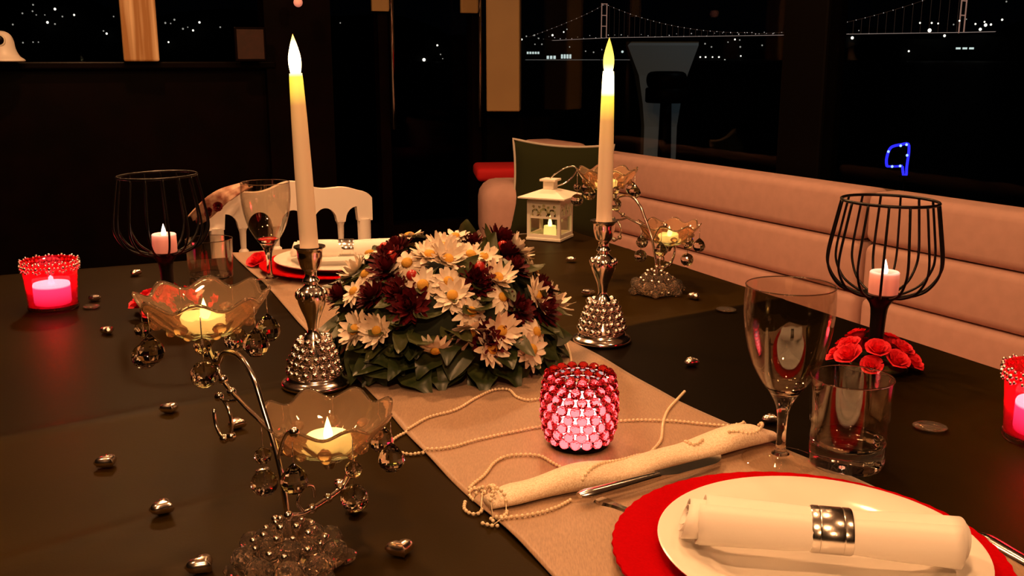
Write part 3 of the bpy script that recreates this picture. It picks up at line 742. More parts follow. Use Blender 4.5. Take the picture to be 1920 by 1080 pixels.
def napkin(c, yaw, L, label, h=0.0):
    """a cloth rolled flat; local x along the roll"""
    t = thing('napkin', label, 'napkin', c, yaw, 'rolled white napkins')
    mb = MB(); nx, na = 26, 40
    def roll(x0, x1, ry, rz, dy, dz, start, sag):
        vs, fs = [], []
        for i in range(nx + 1):
            f = i / nx; x = x0 + (x1 - x0) * f
            k = 1 + 0.10 * (2 * f - 1) ** 2 - 0.12 * math.exp(-((x - 0.012) / 0.028) ** 2)
            for s, rr in ((0, 1.0), (1, 0.93)):
                for j in range(na):
                    a = start + 2 * PI * j / na
                    wob = 1 + 0.025 * sin(3 * a + 7 * f) + 0.02 * sin(5 * f + a)
                    vs.append((x + (0.004 * sin(a) if f in (0, 1) else 0), dy + cos(a) * ry * k * rr * wob, dz + sin(a) * rz * k * rr * wob - sag * (2 * f - 1) ** 2))
        n = 2 * na
        for i in range(nx):
            for s in range(2):
                for j in range(na):
                    j2 = (j + 1) % na
                    fs.append((i * n + s * na + j, i * n + s * na + j2, (i + 1) * n + s * na + j2, (i + 1) * n + s * na + j))
        for i in (0, nx):
            for j in range(na):
                j2 = (j + 1) % na
                fs.append((i * n + j, i * n + j2, i * n + na + j2, i * n + na + j))
        mb.add(vs, fs)
    roll(-L * 0.44, L * 0.485, 0.0240, 0.0165, 0.0, 0.0175, 0, 0.0005)
    roll(-L * 0.50, L * 0.50, 0.0205, 0.0130, 0.0008, 0.0172, 0.5, 0.001)
    roll(-L * 0.505, L * 0.495, 0.0145, 0.0085, 0.0005, 0.0178, 0.2, 0.001)
    roll(-L * 0.50, L * 0.49, 0.0080, 0.0040, 0.0, 0.018, 0.1, 0.001)
    mb.build('roll', M['linen'], t)
    # the loose outer edge lying along the front of the roll
    fl = MB(); vs, fs = [], []
    for i in range(nx + 1):
        f = i / nx; x = -L * 0.445 + L * 0.93 * f; k = 1 + 0.10 * (2 * f - 1) ** 2 - 0.12 * math.exp(-((x - 0.012) / 0.028) ** 2)
        for j in range(9):
            a = PI * 0.62 + (PI * 1.60 - PI * 0.62) * j / 8
            vs.append((x, cos(a) * 0.0252 * k, 0.0177 + sin(a) * 0.0174 * k))
    for i in range(nx):
        for j in range(8): fs.append((i * 9 + j, i * 9 + j + 1, (i + 1) * 9 + j + 1, (i + 1) * 9 + j))
    o = fl.add(vs, fs).build('loose_edge', M['linen'], t)
    md = o.modifiers.new('thickness', 'SOLIDIFY'); md.thickness = 0.0012
    return t
def ring(c, yaw, label, w=0.031):
    t = thing('napkin_ring', label, 'napkin ring', c, yaw, 'metal napkin rings')
    mb = MB(); n = 56; vs, fs = [], []
    rows = [(-w / 2, 0.0), (-w / 2 + .0015, .0006), (-w * .30, .0006), (-w * .28, .0001), (-w * .25, .0006), (w * .25, .0006), (w * .28, .0001), (w * .30, .0006), (w / 2 - .0015, .0006), (w / 2, 0), (w / 2, -.0012), (-w / 2, -.0012)]
    for x, dr in rows:
        for j in range(n):
            a = 2 * PI * j / n; vs.append((x, cos(a) * (0.0228 + dr), 0.0176 + sin(a) * (0.0166 + dr)))
    for i in range(len(rows)):
        for j in range(n):
            i2, j2 = (i + 1) % len(rows), (j + 1) % n
            fs.append((i * n + j, i * n + j2, i2 * n + j2, i2 * n + j))
    mb.add(vs, fs).build('band', M['brushed'], t, 0.6)
    return t
CX, CY = 0.237, 0.742
charger(CX, CY, 'red glitter charger under the near white dinner plate')
dinner_plate(CX + 0.008, CY - 0.006, 'white dinner plate on the near red charger')
nA, nB = at(1284, 970, 0.041), at(1803, 1016, 0.041)
nc = (nA + nB) / 2; nyaw = math.atan2((nB - nA).y, (nB - nA).x)
NB = TOP + 0.0235
napkin((nc.x, nc.y, NB), nyaw, (nB - nA).length, 'rolled white napkin on the near white plate')
ring((nc.x + 0.008 * cos(nyaw), nc.y + 0.008 * sin(nyaw), NB), nyaw, 'engraved silver napkin ring around the near rolled napkin')
FX, FY = T(0.492, 1.882).x, T(0.492, 1.882).y
charger(FX, FY, 'red glitter charger at the far place before the cream chair')
dinner_plate(FX, FY, 'white dinner plate at the far place before the cream chair')
fn = at(640, 474, 0.032)
napkin((FX + 0.012, FY + 0.005, NB), 0.12, 0.21, 'rolled white napkin on the far white plate before the cream chair')
ring((FX + 0.010, FY + 0.005, NB), 0.12, 'silver napkin ring around the far rolled napkin')

def knife(name, label, p0, p1, split=0.52, h=0.004):
    L = (p1 - p0).length; d = p1 - p0
    t = thing(name, label, 'knife', p0, math.atan2(d.y, d.x)); t.rotation_euler = (0, -math.asin(d.z / L), math.atan2(d.y, d.x))
    mb = MB(); vs, fs = [], []
    for i in range(13):
        f = i / 12; x = f * L * split; w_ = 0.0075 - 0.0030 * f ** 1.5; th = 0.0036 - 0.0012 * f
        for j in range(10):
            a = 2 * PI * j / 10; vs.append((x, cos(a) * w_ * (0.6 if i == 0 else 1), 0.004 + sin(a) * th * (0.6 if i == 0 else 1)))
    for i in range(12):
        for j in range(10): fs.append((i * 10 + j, i * 10 + (j + 1) % 10, i * 10 + 10 + (j + 1) % 10, i * 10 + 10 + j))
    fs += [tuple(range(10)), tuple(range(120, 130))]
    mb.add(vs, fs).build('handle', M['steel'], t, 0.8)
    b = MB(); vs, fs = [], []; n = 16
    for i in range(n + 1):
        f = i / n; x = L * (split + (1 - split) * f)
        bk = 0.006 - 0.001 * f; ed = -0.004 - 0.0055 * min(1, f * 6) * (1 - max(0, f - 0.72) / 0.28 * 0.0)
        if f > 0.7: q_ = (f - 0.7) / 0.3; ed = ed + (bk - 0.001 - ed) * q_ ** 2.2
        vs += [(x, bk, 0.0052), (x, bk, 0.0036), (x, ed, 0.0042), (x, ed, 0.0045)]
    for i in range(n):
        for k in range(4): fs.append((i * 4 + k, i * 4 + (k + 1) % 4, i * 4 + 4 + (k + 1) % 4, i * 4 + 4 + k))
    fs += [(0, 1, 2, 3), (n * 4 + 3, n * 4 + 2, n * 4 + 1, n * 4)]
    b.add(vs, fs).build('blade', M['steel'], t, 0.5)
    return t
k0, k1 = at(1085, 951, 0.006), at(1357, 864, 0.006)
k0.z = TOP + 0.0135; k1.z = TOP + 0.006
knife('table_knife', 'steel table knife lying on the runner beside the red charger', k0, k1)
k0, k1 = at(1838, 1008, 0.002), at(1838, 1008, 0.002) + Vector((0.068, -0.19, 0)); k0.z = k1.z = TOP + 0.0005
knife('table_knife', 'second steel knife on the dark cloth beyond the napkin end', k0, k1, 0.45)
# fork tucked under the charger rim
f0 = at(1122, 944, 0.004); f0.z = TOP + 0.0075
t = thing('dessert_fork', 'steel fork with its end tucked under the rim of the near charger', 'fork', f0, math.atan2(-0.5, 0.9) - 0.35)
mb = MB(); vs, fs = [], []
for i in range(15):
    f = i / 14; x = f * 0.075; w_ = 0.0045 + 0.0035 * sin(PI * min(1, f * 3 + .2)) * (1 - f) - 0.0018 * f
    vs += [(x, -w_, 0.0), (x, w_, 0.0), (x, w_ * .7, 0.0018 + 0.002 * sin(PI * f)), (x, -w_ * .7, 0.0018 + 0.002 * sin(PI * f))]
for i in range(14):
    for k in range(4): fs.append((i * 4 + k, i * 4 + (k + 1) % 4, i * 4 + 4 + (k + 1) % 4, i * 4 + 4 + k))
fs += [(3, 2, 1, 0), (56, 57, 58, 59)]
mb.add(vs, fs).build('handle', M['steel'], t, 0.6)

# ------------------------------------------------------------ glasses
def goblet(x, y, label, group='wine glasses'):
    t = thing('wine_glass', label, 'glass', (x, y, top_z(x, y) + 0.0003), 0, group)
    foot = [(0.0090, 0.0072), (0.0055, 0.012), (0.0046, 0.028), (0.0050, 0.044), (0.0075, 0.058), (0.0135, 0.070), (0.0205, 0.080)]
    MB().lathe(smooth_prof([(0.0375, 0.0), (0.0380, 0.0010), (0.030, 0.0028), (0.014, 0.0052), (0.0085, 0.0074)], 3), 48).build('foot', M['thin'], t)
    stem = [(0, 0.0068)] + smooth_prof(foot, 3) + smooth_prof([(0.0195, 0.0803), (0.0165, 0.0775), (0.0095, 0.0735), (0.0, 0.0715)], 2)
    MB().lathe(stem, 48).build('stem', M['glass'], t)
    bowl_ = smooth_prof([(0.0205, 0.0801), (0.0238, 0.0845), (0.0335, 0.103), (0.0405, 0.128), (0.0436, 0.150), (0.0440, 0.164), (0.0430, 0.182)], 4)
    MB().lathe(bowl_, 64).build('bowl', M['thin'], t)
    MB().lathe([(max(0, r_ - 0.0010), z_ + 0.0002) for r_, z_ in bowl_], 64).build('bowl_lining', M['thin'], t)
    MB().lathe([(0.0430 + .0006 * cos(k * PI / 4), 0.182 + .0006 * sin(k * PI / 4)) for k in range(9)], 64).build('rim', M['glass'], t)
    return t
def tumbler(x, y, label):
    t = thing('tumbler', label, 'glass', (x, y, top_z(x, y) + 0.0003), 0, 'water tumblers')
    base = [(0, 0.001), (0.020, 0.001), (0.030, 0.0)] + smooth_prof([(0.0345, 0.0015), (0.0365, 0.006), (0.0376, 0.028)], 3) + smooth_prof([(0.0358, 0.0300), (0.032, 0.0240), (0.020, 0.0205), (0.0, 0.0195)], 3)
    def facet(i, r, z, a): return (r * (1 - 0.018 * abs(sin(8 * a)) * (1 if r > 0.03 else 0)), z)
    MB().lathe(base, 64, None, facet).build('base', M['glass'], t)
    MB().lathe(smooth_prof([(0.0376, 0.0282), (0.0379, 0.040), (0.0390, 0.065), (0.0402, 0.0925)], 3), 64).build('outer_wall', M['thin'], t)
    MB().lathe(smooth_prof([(0.0358, 0.0302), (0.0363, 0.040), (0.0376, 0.065), (0.0388, 0.0925)], 3), 64).build('inner_wall', M['thin'], t)
    MB().lathe([(0.0395 + .0008 * cos(k * PI / 4), 0.0928 + .0008 * sin(k * PI / 4)) for k in range(9)], 64).build('rim', M['glass'], t)
    return t
p = at(1462, 866); goblet(p.x, p.y, 'empty wine glass standing beside the near tumbler at the runner edge')
p = at(1585, 872); tumbler(p.x, p.y, 'thick based empty tumbler beside the near wine glass')
p = at(507, 532); goblet(p.x, p.y, 'empty wine glass at the far place in front of the cream chair')
p = at(398, 545); tumbler(p.x, p.y, 'dim empty tumbler behind the taller crystal bowl, near the far wine glass')

# ------------------------------------------------------------ small lights and candles
FL = smooth_prof([(0, 0.0), (0.0036, 0.001), (0.0046, 0.006), (0.0034, 0.013), (0.0016, 0.020), (0, 0.0255)], 3)
def tealight(p, label, r=0.0190, h=0.0125, wax='led_body', flame='flame', group=None, rz=0.0):
    t = thing('tealight', label, 'candle', p, rz, group)
    MB().lathe([(0, 0), (r, 0), (r + .0004, h * .3), (r, h - .0012), (r - .0012, h), (r - .004, h - .0006), (0.006, h - 0.003), (0, h - 0.003)], 40).build('wax_body', M[wax], t, 0.8)
    MB().lathe([(a * 0.85, b * 0.78 + h - 0.0036) for a, b in FL], 18).build('flame', M[flame], t)
    return t

# ---- candelabra: one built, then copied
def candelabrum(label, loc, rz):
    t = thing('candelabrum', label, 'candelabrum', loc, rz, 'crystal candelabra')
    # base
    lathe_part('base_plate', [(0, 0), (0.030, 0), (0.033, 0.002), (0.031, 0.005), (0.018, 0.007), (0.008, 0.012), (0.005, 0.026), (0, 0.027)], M['silver'], t, 40, 2)
    pet = smooth_prof([(0, 0), (0.0085, 0.004), (0.0115, 0.012), (0.008, 0.022), (0, 0.026)], 2)
    pm = None
    for ringn, (n, rr, z, s, tilt) in enumerate(((9, 0.026, 0.004, 1.0, 0.75), (7, 0.016, 0.014, 0.85, 0.35))):
        for k in range(n):
            a = 2 * PI * (k + 0.5 * ringn) / n
            if pm is None: pm = MB().lathe(pet, 10).mesh('glass_petal', M['cluster'], False)
            put('glass_petal', pm, t, (rr * cos(a), rr * sin(a), z), Euler((0, tilt, a), 'XYZ').to_matrix().to_euler(), s)
    bd = MB().ball((0, 0, 0), 0.0042, 8, 6).mesh('bead', M['silver'], True)
    for n, rr, z in ((16, 0.0370, 0.0075), (13, 0.0335, 0.0165), (12, 0.028, 0.0255), (9, 0.020, 0.034), (6, 0.010, 0.041)):
        for k in range(n):
            a = 2 * PI * (k + random.random() * .4) / n
            put('bead', bd, t, (rr * cos(a), rr * sin(a), z + random.uniform(-.002, .002)), None, random.uniform(.6, .95))
    fp = MB().lathe(smooth_prof([(0, 0), (0.0055, 0.002), (0.0075, 0.010), (0.004, 0.018), (0, 0.020)], 2), 8).mesh('foot_crystal', M['cluster'], False)
    for a in (0.2, 1.3, 2.4, 3.5, 4.6, 5.6): put('foot_crystal', fp, t, (0.033 * cos(a), 0.033 * sin(a), 0.0062), (0, PI / 2 - 0.05, a))
    # arms
    aU, aL = math.radians(132), math.radians(64)
    def dirp(ang): return lambda r, z, s=0.0: (r * cos(ang) - s * sin(ang), r * sin(ang) + s * cos(ang), z)
    U, Lw = dirp(aU), dirp(aL)
    up = spline([U(0, .025), U(.003, .055), U(.014, .095), U(.032, .128), U(.046, .150), U(.068, .163), U(.094, .160), U(.106, .149), U(.115, .149), U(.123, .156), U(.128, .165)], 6)
    MB().tube(up, 0.0024, 8).build('arm', M['silver'], t)
    low = spline([Lw(0, .046), Lw(.018, .040), Lw(.045, .039), Lw(.070, .041), Lw(.086, .052), Lw(.088, .068), Lw(.074, .074), Lw(.056, .0745)], 6)
    MB().tube(low, 0.0023, 8).build('arm', M['silver'], t)
    sc1 = spline([U(.024, .112), U(.046, .117), U(.074, .124), U(.098, .133), U(.110, .144), U(.108, .158)], 6)
    scr = lambda pts, r, n: MB().tube(pts, r, n).build('scroll', M['silver'], t)
    scr(sc1, 0.0021, 8)
    rg = [U(.106 + .0165 * cos(k * 2 * PI / 20 + 1.2), .098 + .0185 * sin(k * 2 * PI / 20 + 1.2)) for k in range(18)]
    scr(rg, 0.0017, 6); scr([U(.074, .124), U(.088, .119), U(.1, .1165)], 0.0017, 6)
    scr(spline([U(.012, .090), U(.004, .106), U(-.006, .118), U(-.016, .121)], 5), 0.0015, 6)
    scr(spline([Lw(.02, .040), Lw(.012, .052), Lw(.020, .062), Lw(.032, .058), Lw(.034, .048)], 5), 0.0015, 6)
    kb = MB().ball((0, 0, 0), 0.0042, 10, 7).mesh('joint_bead', M['silver'])
    for p_ in (U(.108, .150), U(.100, .135), U(.086, .1275), U(.124, .151), U(.106, .080), U(.092, .086), U(.110, .117), U(-.016, .121)): put('joint_bead', kb, t, p_)
    for p_ in (Lw(.03, .0395), Lw(.07, .041), Lw(.052, .0395), (0, 0, 0.046)): put('joint_bead', kb, t, p_)
    # bowls
    def bowl(c, rot):
        def wave(i, r, z, a):
            k = min(1, max(0, (r - 0.014) / 0.04)); c8 = cos(8 * a)
            rib = 0.012 * sin(16 * a + 9 * k) * (1 - k) * k * 4
            return (r * (1 + 0.045 * k * c8 + rib), z + 0.0042 * k * c8)
        outer = smooth_prof([(0.011, 0.0), (0.017, 0.0012), (0.028, 0.007), (0.040, 0.017), (0.050, 0.029), (0.0545, 0.0365)], 3)
        inner = smooth_prof([(0.0525, 0.0370), (0.0475, 0.0295), (0.0375, 0.0185), (0.0265, 0.0100), (0.016, 0.0055), (0.0, 0.0048)], 3)
        b = MB().lathe([(0, 0.0004)] + outer + inner, 64, None, wave).build('bowl', M['crystal_bowl'], t, True, loc=c, rot=(0, 0, rot))
        rimp = []
        for k in range(96):
            a = 2 * PI * k / 96; c8 = cos(8 * a); rr = 0.0537 * (1 + 0.045 * c8); rimp.append((rr * cos(a), rr * sin(a), 0.0371 + 0.0042 * c8))
        MB().tube(rimp, 0.0011, 6, True).build('bowl_rim', M['cluster'], b)
        fac = MB()
        for k in range(8):
            a = 2 * PI * (k + 0.5) / 8
            for rr, zz, s in ((0.040, 0.0165, .0062), (0.029, 0.0075, .0045)):
                fac.ball((rr * cos(a), rr * sin(a), zz), s, 8, 6, (1, 1, 0.8))
        fac.build('cut_bosses', M['crystal_bowl'], b, True)
        lathe_part('bowl_socket', [(0, -0.012), (0.004, -0.011), (0.006, -0.006), (0.010, -0.002), (0.013, -0.0002), (0, -0.0001)], M['silver'], t, 20, 2, loc=c)
        # pendants: a chain loop, a small ball and a large ball or drop
        for k in range(7):
            a = 2 * PI * (k + 0.3) / 7 + rot
            px_, py_ = 0.0535 * cos(a), 0.0535 * sin(a)
            top = 0.030
            wire = MB().tube([(0, 0, 0.002), (0, 0, -0.016)], 0.0005, 5).tube([(0, 0, -0.016 - (.030 if k % 2 else .0)), (0, 0, -0.004)], 0.0005, 5)
            pend = wire.build('pendant', M['silver'], t, True, loc=(c[0] + px_, c[1] + py_, c[2] + top))
            if k % 2:
                put('pendant_ball', small_ball, pend, (0, 0, -0.0235)); put('pendant_ball', big_ball, pend, (0, 0, -0.0475))
            else:
                put('pendant_ball', drop, pend, (0, 0, -0.0300))
        return b
    global small_ball, big_ball, drop
    sb_ = bmesh.new(); bmesh.ops.create_icosphere(sb_, subdivisions=2, radius=0.0072); small_ball = bpy.data.meshes.new('pendant_ball'); sb_.to_mesh(small_ball); sb_.free(); small_ball.materials.append(M['crystal'])
    sb_ = bmesh.new(); bmesh.ops.create_icosphere(sb_, subdivisions=3, radius=0.0112); big_ball = bpy.data.meshes.new('pendant_ball'); sb_.to_mesh(big_ball); sb_.free(); big_ball.materials.append(M['crystal'])
    drop = MB().lathe(smooth_prof([(0, -0.0115), (0.0065, -0.0098), (0.0112, -0.002), (0.0085, 0.006), (0.0035, 0.0115), (0, 0.0145)], 2), 14).mesh('pendant_ball', M['crystal'], False)
    bowl(U(.128, .167), 0.2); bowl(Lw(.056, .0765), 0.5)
    return t, U(.128, .167), Lw(.056, .0765)
pc1 = at(546, 1066)
can1, up_, lo_ = candelabrum('crystal candelabrum with two scalloped bowls nearest the camera on dark cloth', pc1, 0.0)
pc2 = at(1230, 549)
can2 = copy_tree(can1); can2.location = pc2; can2.rotation_euler = (0, 0, -0.05)
can2['label'] = 'crystal candelabrum standing beyond the tall candlestick, by the tan sofa'
def on(can, p, dz):
    return Matrix.Translation(can.location) @ can.rotation_euler.to_matrix().to_4x4() @ Vector((p[0], p[1], p[2] + dz))
tealight(on(can1, up_, 0.0056), 'glowing tealight in the higher bowl of the nearest candelabrum', group='tealights in crystal bowls')
tealight(on(can1, lo_, 0.0056), 'glowing tealight in the lower bowl of the nearest candelabrum', group='tealights in crystal bowls')
tealight(on(can2, up_, 0.0056), 'glowing tealight in the higher bowl of the candelabrum by the sofa', group='tealights in crystal bowls')
tealight(on(can2, lo_, 0.0056), 'glowing tealight in the lower bowl of the candelabrum by the sofa', group='tealights in crystal bowls')

# ---- candlesticks with tapers
def candlestick(label, p):
    t = thing('candlestick', label, 'candlestick', (p.x, p.y, top_z(p.x, p.y) + 0.0008), 0, 'silver candlesticks')
    MB().lathe([(0, 0)] + smooth_prof([(0.040, 0), (0.0425, 0.002), (0.0415, 0.006), (0.036, 0.010), (0.0335, 0.014), (0.029, 0.017), (0.022, 0.034), (0.014, 0.058), (0.0075, 0.068)], 3) +
               smooth_prof([(0.0062, 0.072), (0.0085, 0.084), (0.0140, 0.098), (0.0175, 0.110), (0.0165, 0.120), (0.0095, 0.127), (0.0085, 0.131), (0.0105, 0.134), (0.0075, 0.139), (0.0080, 0.146), (0.0115, 0.150), (0.0148, 0.162), (0.0155, 0.172), (0.0195, 0.1755)], 3) +
               [(0.0192, 0.1770), (0.0130, 0.1764), (0.0120, 0.1700), (0, 0.1695)], 44).build('body', M['silver'], t, 0.9)
    bm_ = MB().ball((0, 0, 0), 0.0052, 10, 7).mesh('bead', M['silver'])
    for n, rr, z in ((18, 0.0315, 0.0205), (17, 0.0290, 0.0300), (15, 0.0260, 0.0395), (13, 0.0225, 0.0490), (11, 0.0185, 0.0580)):
        for k in range(n):
            a = 2 * PI * (k + random.uniform(-.2, .2)) / n
            put('bead', bm_, t, (rr * cos(a), rr * sin(a), z + random.uniform(-.0015, .0015)), None, random.uniform(.85, 1.15))
    lp = MB()
    for k in range(9):
        a = 2 * PI * k / 9; lp.ball((.0165 * cos(a), .0165 * sin(a), .1165), .0042, 8, 6, (1, 1, 1.5))
    lp.build('leaf_collar', M['silver'], t)
    return t
def taper(label, cs, lean, m):
    t = thing('taper_candle', label, 'candle', (cs.location.x, cs.location.y, cs.location.z + 0.1705), 0, 'taper candles'); t.rotation_euler = lean
    prof = [(0, 0)] + [(0.0112, 0.0), (0.0110, 0.04), (0.0104, 0.10), (0.0094, 0.16), (0.0080, 0.205), (0.0074, 0.212)]
    tip = smooth_prof([(0.0060, 0.2125), (0.0074, 0.222), (0.0070, 0.232), (0.0042, 0.244), (0.0014, 0.253), (0, 0.257)], 3)
    MB().lathe(prof + [(0, 0.2122)], 28).build('wax_body', m, t, 0.9)
    MB().lathe([(0, 0.2121)] + tip, 24).build('flame', m2_, t)
    return t
csL = candlestick('silver beaded candlestick behind the low crystal bowl', at(592, 722))
csR = candlestick('silver beaded candlestick standing on dark cloth beside the flowers', at(1128, 640))
m2_ = ramp_emit('led_flame_white_hot', (1, .85, .6), [(0.21, (6, 4.6, 2.0)), (0.242, (6, 4.8, 2.6)), (0.25, (4, 2.6, 0.6)), (0.257, (2.0, 1.1, 0.1))])
taper('lit ivory taper in the candlestick behind the low crystal bowl', csL, (0.0, -0.032, 0), M['candle_left'])
mR = ramp_emit('ivory_taper_lit_lower', (0.92, 0.78, 0.64), [(0.0, (0.05, 0.018, 0.006)), (0.10, (0.10, 0.04, 0.010)), (0.145, (0.22, 0.10, 0.005)), (0.165, (0.9, 0.62, 0.02)), (0.178, (1.3, 1.0, 0.05)), (0.186, (4, 3.3, 1.6)), (0.212, (5, 4, 2.0))])
m2_ = ramp_emit('led_flame_yellow', (1, .85, .4), [(0.21, (4, 3.4, 1.4)), (0.222, (1.8, 1.45, 0.25)), (0.24, (1.1, 0.95, 0.12)), (0.257, (0.7, 0.55, 0.05))])
taper('lit ivory taper in the candlestick beside the flowers', csR, (0.0, 0.008, 0), mR)

# ---- wire cage holders
def cage(label, p, tilt):
    t = thing('cage_candle_holder', label, 'candle holder', p, 0, 'black wire goblet holders'); t.rotation_euler = tilt
    lathe_part('foot', [(0, 0), (0.040, 0), (0.042, 0.002), (0.036, 0.005), (0.014, 0.009), (0.0095, 0.018), (0.0095, 0.05), (0.0110, 0.080), (0.017, 0.092), (0.0235, 0.099), (0.0225, 0.1012), (0, 0.1012)], M['black_metal'], t, 36, 3)
    prof = spline([(0.0215, 0, 0.0975), (0.036, 0, 0.1005), (0.056, 0, 0.111), (0.0690, 0, 0.130), (0.0715, 0, 0.150), (0.066, 0, 0.186), (0.0595, 0, 0.222)], 5)
    w1 = MB().tube(prof, 0.0017, 6).mesh('wire', M['black_metal'])
    for k in range(15): put('wire', w1, t, None, (0, 0, 2 * PI * (k + 0.37) / 15))
    MB().tube([(0.0595 * cos(a * PI / 24), 0.0595 * sin(a * PI / 24), 0.222) for a in range(48)], 0.0020, 8, True).build('rim', M['black_metal'], t)
    return t
pR = at(1637, 688); pL = at(320, 588)
cgR = cage('black wire goblet candle holder standing in front of the sofa back', Vector((pR.x, pR.y, TOP + .0005)), (0, 0.018, 0))
cgL = cage('black wire goblet candle holder against the dark background behind the higher bowl', Vector((pL.x, pL.y, TOP + .0005)), (0, -0.02, 0))
for cg, lb in ((cgR, 'pinkish lit candle inside the wire goblet holder by the sofa'), (cgL, 'pinkish lit candle inside the wire goblet holder in the dark')):
    q = Matrix.Translation(cg.location) @ cg.rotation_euler.to_matrix().to_4x4() @ Vector((0.002, -0.003, 0.1014))
    tealight(q, lb, 0.0185, 0.029, 'led_pink', 'flame_pink', 'candles in wire goblets')

# ---- red votives
def votive(p, label, clabel):
    t = thing('votive_holder', label, 'candle holder', (p.x, p.y, TOP + .0008), 0.2, 'red glass votives')
    MB().lathe([(0, 0.004), (0.026, 0.004), (0.036, 0.004), (0.0375, 0.006), (0.0385, 0.02), (0.0405, 0.05), (0.0430, 0.080), (0.0415, 0.0805), (0.0390, 0.05), (0.0370, 0.02), (0.0355, 0.0075), (0, 0.0075)], 48).build('glass_cup', M['red_glass'], t)
    lathe_part('base_rim', [(0.034, 0), (0.0385, 0.0005), (0.0395, 0.004), (0.0385, 0.007), (0.036, 0.004), (0.034, 0)], M['crystal'], t, 40, 0)
    hp = MB()
    for k in range(14):
        a = 2 * PI * k / 14
        for j in range(8):
            b = 2 * PI * j / 8
            rr = 0.0448; w_ = 0.0072
            aa = a + w_ * cos(b) / rr; hp.ball((rr * cos(aa), rr * sin(aa), 0.0735 + 0.0078 * sin(b)), 0.0021, 6, 5)
        hp.ball((0.0455 * cos(a), 0.0455 * sin(a), 0.0735), 0.0030, 6, 5)
    hp.build('rhinestone_band', M['silver'], t)
    c = tag(MB().lathe([(0, 0.0), (0.027, 0.0), (0.0285, 0.004), (0.0285, 0.032), (0.0275, 0.0345), (0.005, 0.0335), (0.0035, 0.044), (0, 0.047)], 40).build('votive_candle', M['led_magenta'], None, 0.8, (p.x, p.y, TOP + 0.0088)), clabel, 'candle', 'candles in red votives')
    point('votive_light', (p.x, p.y, TOP + 0.062), 0.40, (1, 0.06, 0.05), 0.008)
    return t
votive(at(101, 578), 'red glass votive with rhinestone rim alone at the table corner', 'bright pink lit candle inside the red votive at the table corner')
pv = at(1951, 824)
votive(pv, 'red glass votive with rhinestone rim cut off by the picture edge by the sofa', 'lit candle inside the red votive at the picture edge')

# ---- beaded red holder
pb = at(1085, 838)
zb = top_z(pb.x, pb.y) + 0.001
t = thing('beaded_votive', 'red crystal bead candle holder glowing on the gold runner', 'candle holder', (pb.x, pb.y, zb), 0.1)
fm = MB().lathe([(0, 0), (0.030, 0), (0.031, 0.003), (0.030, 0.005), (0, 0.005)], 36)
fm.build('base_disc', M['dark_wood'], t)
sbm = bmesh.new(); bmesh.ops.create_icosphere(sbm, subdivisions=2, radius=0.0060); rb_ = bpy.data.meshes.new('bead'); sbm.to_mesh(rb_); sbm.free(); rb_.materials.append(M['red_crystal'])
rows = [(0.0315, 0.0105), (0.0345, 0.0195), (0.0358, 0.0288), (0.0364, 0.038), (0.0364, 0.0472), (0.0358, 0.0564), (0.0345, 0.0656), (0.0325, 0.0745)]
for i, (rr, z) in enumerate(rows):
    for k in range(17):
        a = 2 * PI * (k + 0.5 * (i % 2)) / 17
        put('bead', rb_, t, (rr * cos(a), rr * sin(a), z), (random.random(), random.random(), a))
wire = MB()
for i, (rr, z) in enumerate(rows): wire.tube([((rr - .004) * cos(k * PI / 20), (rr - .004) * sin(k * PI / 20), z) for k in range(40)], 0.0005, 5, True)
wire.build('wire_frame', M['silver'], t)
o = MB().lathe([(0, 0.0), (0.024, 0.0), (0.0245, 0.006), (0.0245, 0.040), (0.023, 0.043), (0.004, 0.042), (0.004, 0.052), (0, 0.060)], 32).build('votive_candle', M['led_hot'], None, 0.8, (pb.x, pb.y, zb + 0.0052))
tag(o, 'bright white candle glowing inside the red bead holder', 'candle')

# ------------------------------------------------------------ flower arrangement
FLC = Vector((-0.095, 1.335, TOP + 0.002))
fa = thing('flower_arrangement', 'domed arrangement of white daisies, wine red blooms and green leaves on the runner', 'flowers', FLC)
def orient(nrm, spin=0.0):
    return (Vector(nrm).to_track_quat('Z', 'Y').to_matrix() @ Matrix.Rotation(spin, 3, 'Z')).to_euler()
MB().lathe(smooth_prof([(0, 0), (0.095, 0), (0.125, 0.02), (0.138, 0.055), (0.128, 0.095), (0.09, 0.128), (0.04, 0.142), (0, 0.145)], 3), 28).build('moss_core', M['foam'], fa)
def petal(L, W, curl, cup, nx=4):
    vs, fs = [], []
    for i in range(nx + 1):
        f = i / nx; w_ = W * (0.35 + 0.65 * sin(PI * min(1, 0.15 + f * 0.75))) * (1 if f < 1 else 0.45)
        x = 0.004 + L * f; z = curl * f * f
        vs += [(x, -w_, z + cup), (x, 0, z), (x, w_, z + cup)]
    for i in range(nx):
        for k in range(2): fs.append((i * 3 + k, i * 3 + k + 1, i * 3 + 4 + k, i * 3 + 3 + k))
    return vs, fs
def daisy_mesh(seed, L, droop):
    r = random.Random(seed); mb = MB()
    for layer, (n, l, c) in enumerate(((13, L, droop), (9, L * 0.78, droop + 0.005))):
        for k in range(n):
            a = 2 * PI * (k + 0.5 * layer) / n + r.uniform(-.1, .1)
            vs, fs = petal(l * r.uniform(.85, 1.08), L * 0.20, c + r.uniform(-.0035, .0035), 0.0009, 3)
            mb.add(vs, fs, Matrix.Translation((0, 0, 0.001 * layer)) @ Matrix.Rotation(a, 4, 'Z') @ Matrix.Rotation(r.uniform(-.2, .2), 4, 'X'))
    return mb.mesh('daisy', M['petal'])
dm = [daisy_mesh(s, 0.0205, dr) for s, dr in ((1, -0.003), (2, 0.004), (3, 0.010), (4, -0.010))]
cm = MB().ball((0, 0, 0), 0.0068, 12, 6, (1, 1, .55)).mesh('flower_centre', M['yolk'])
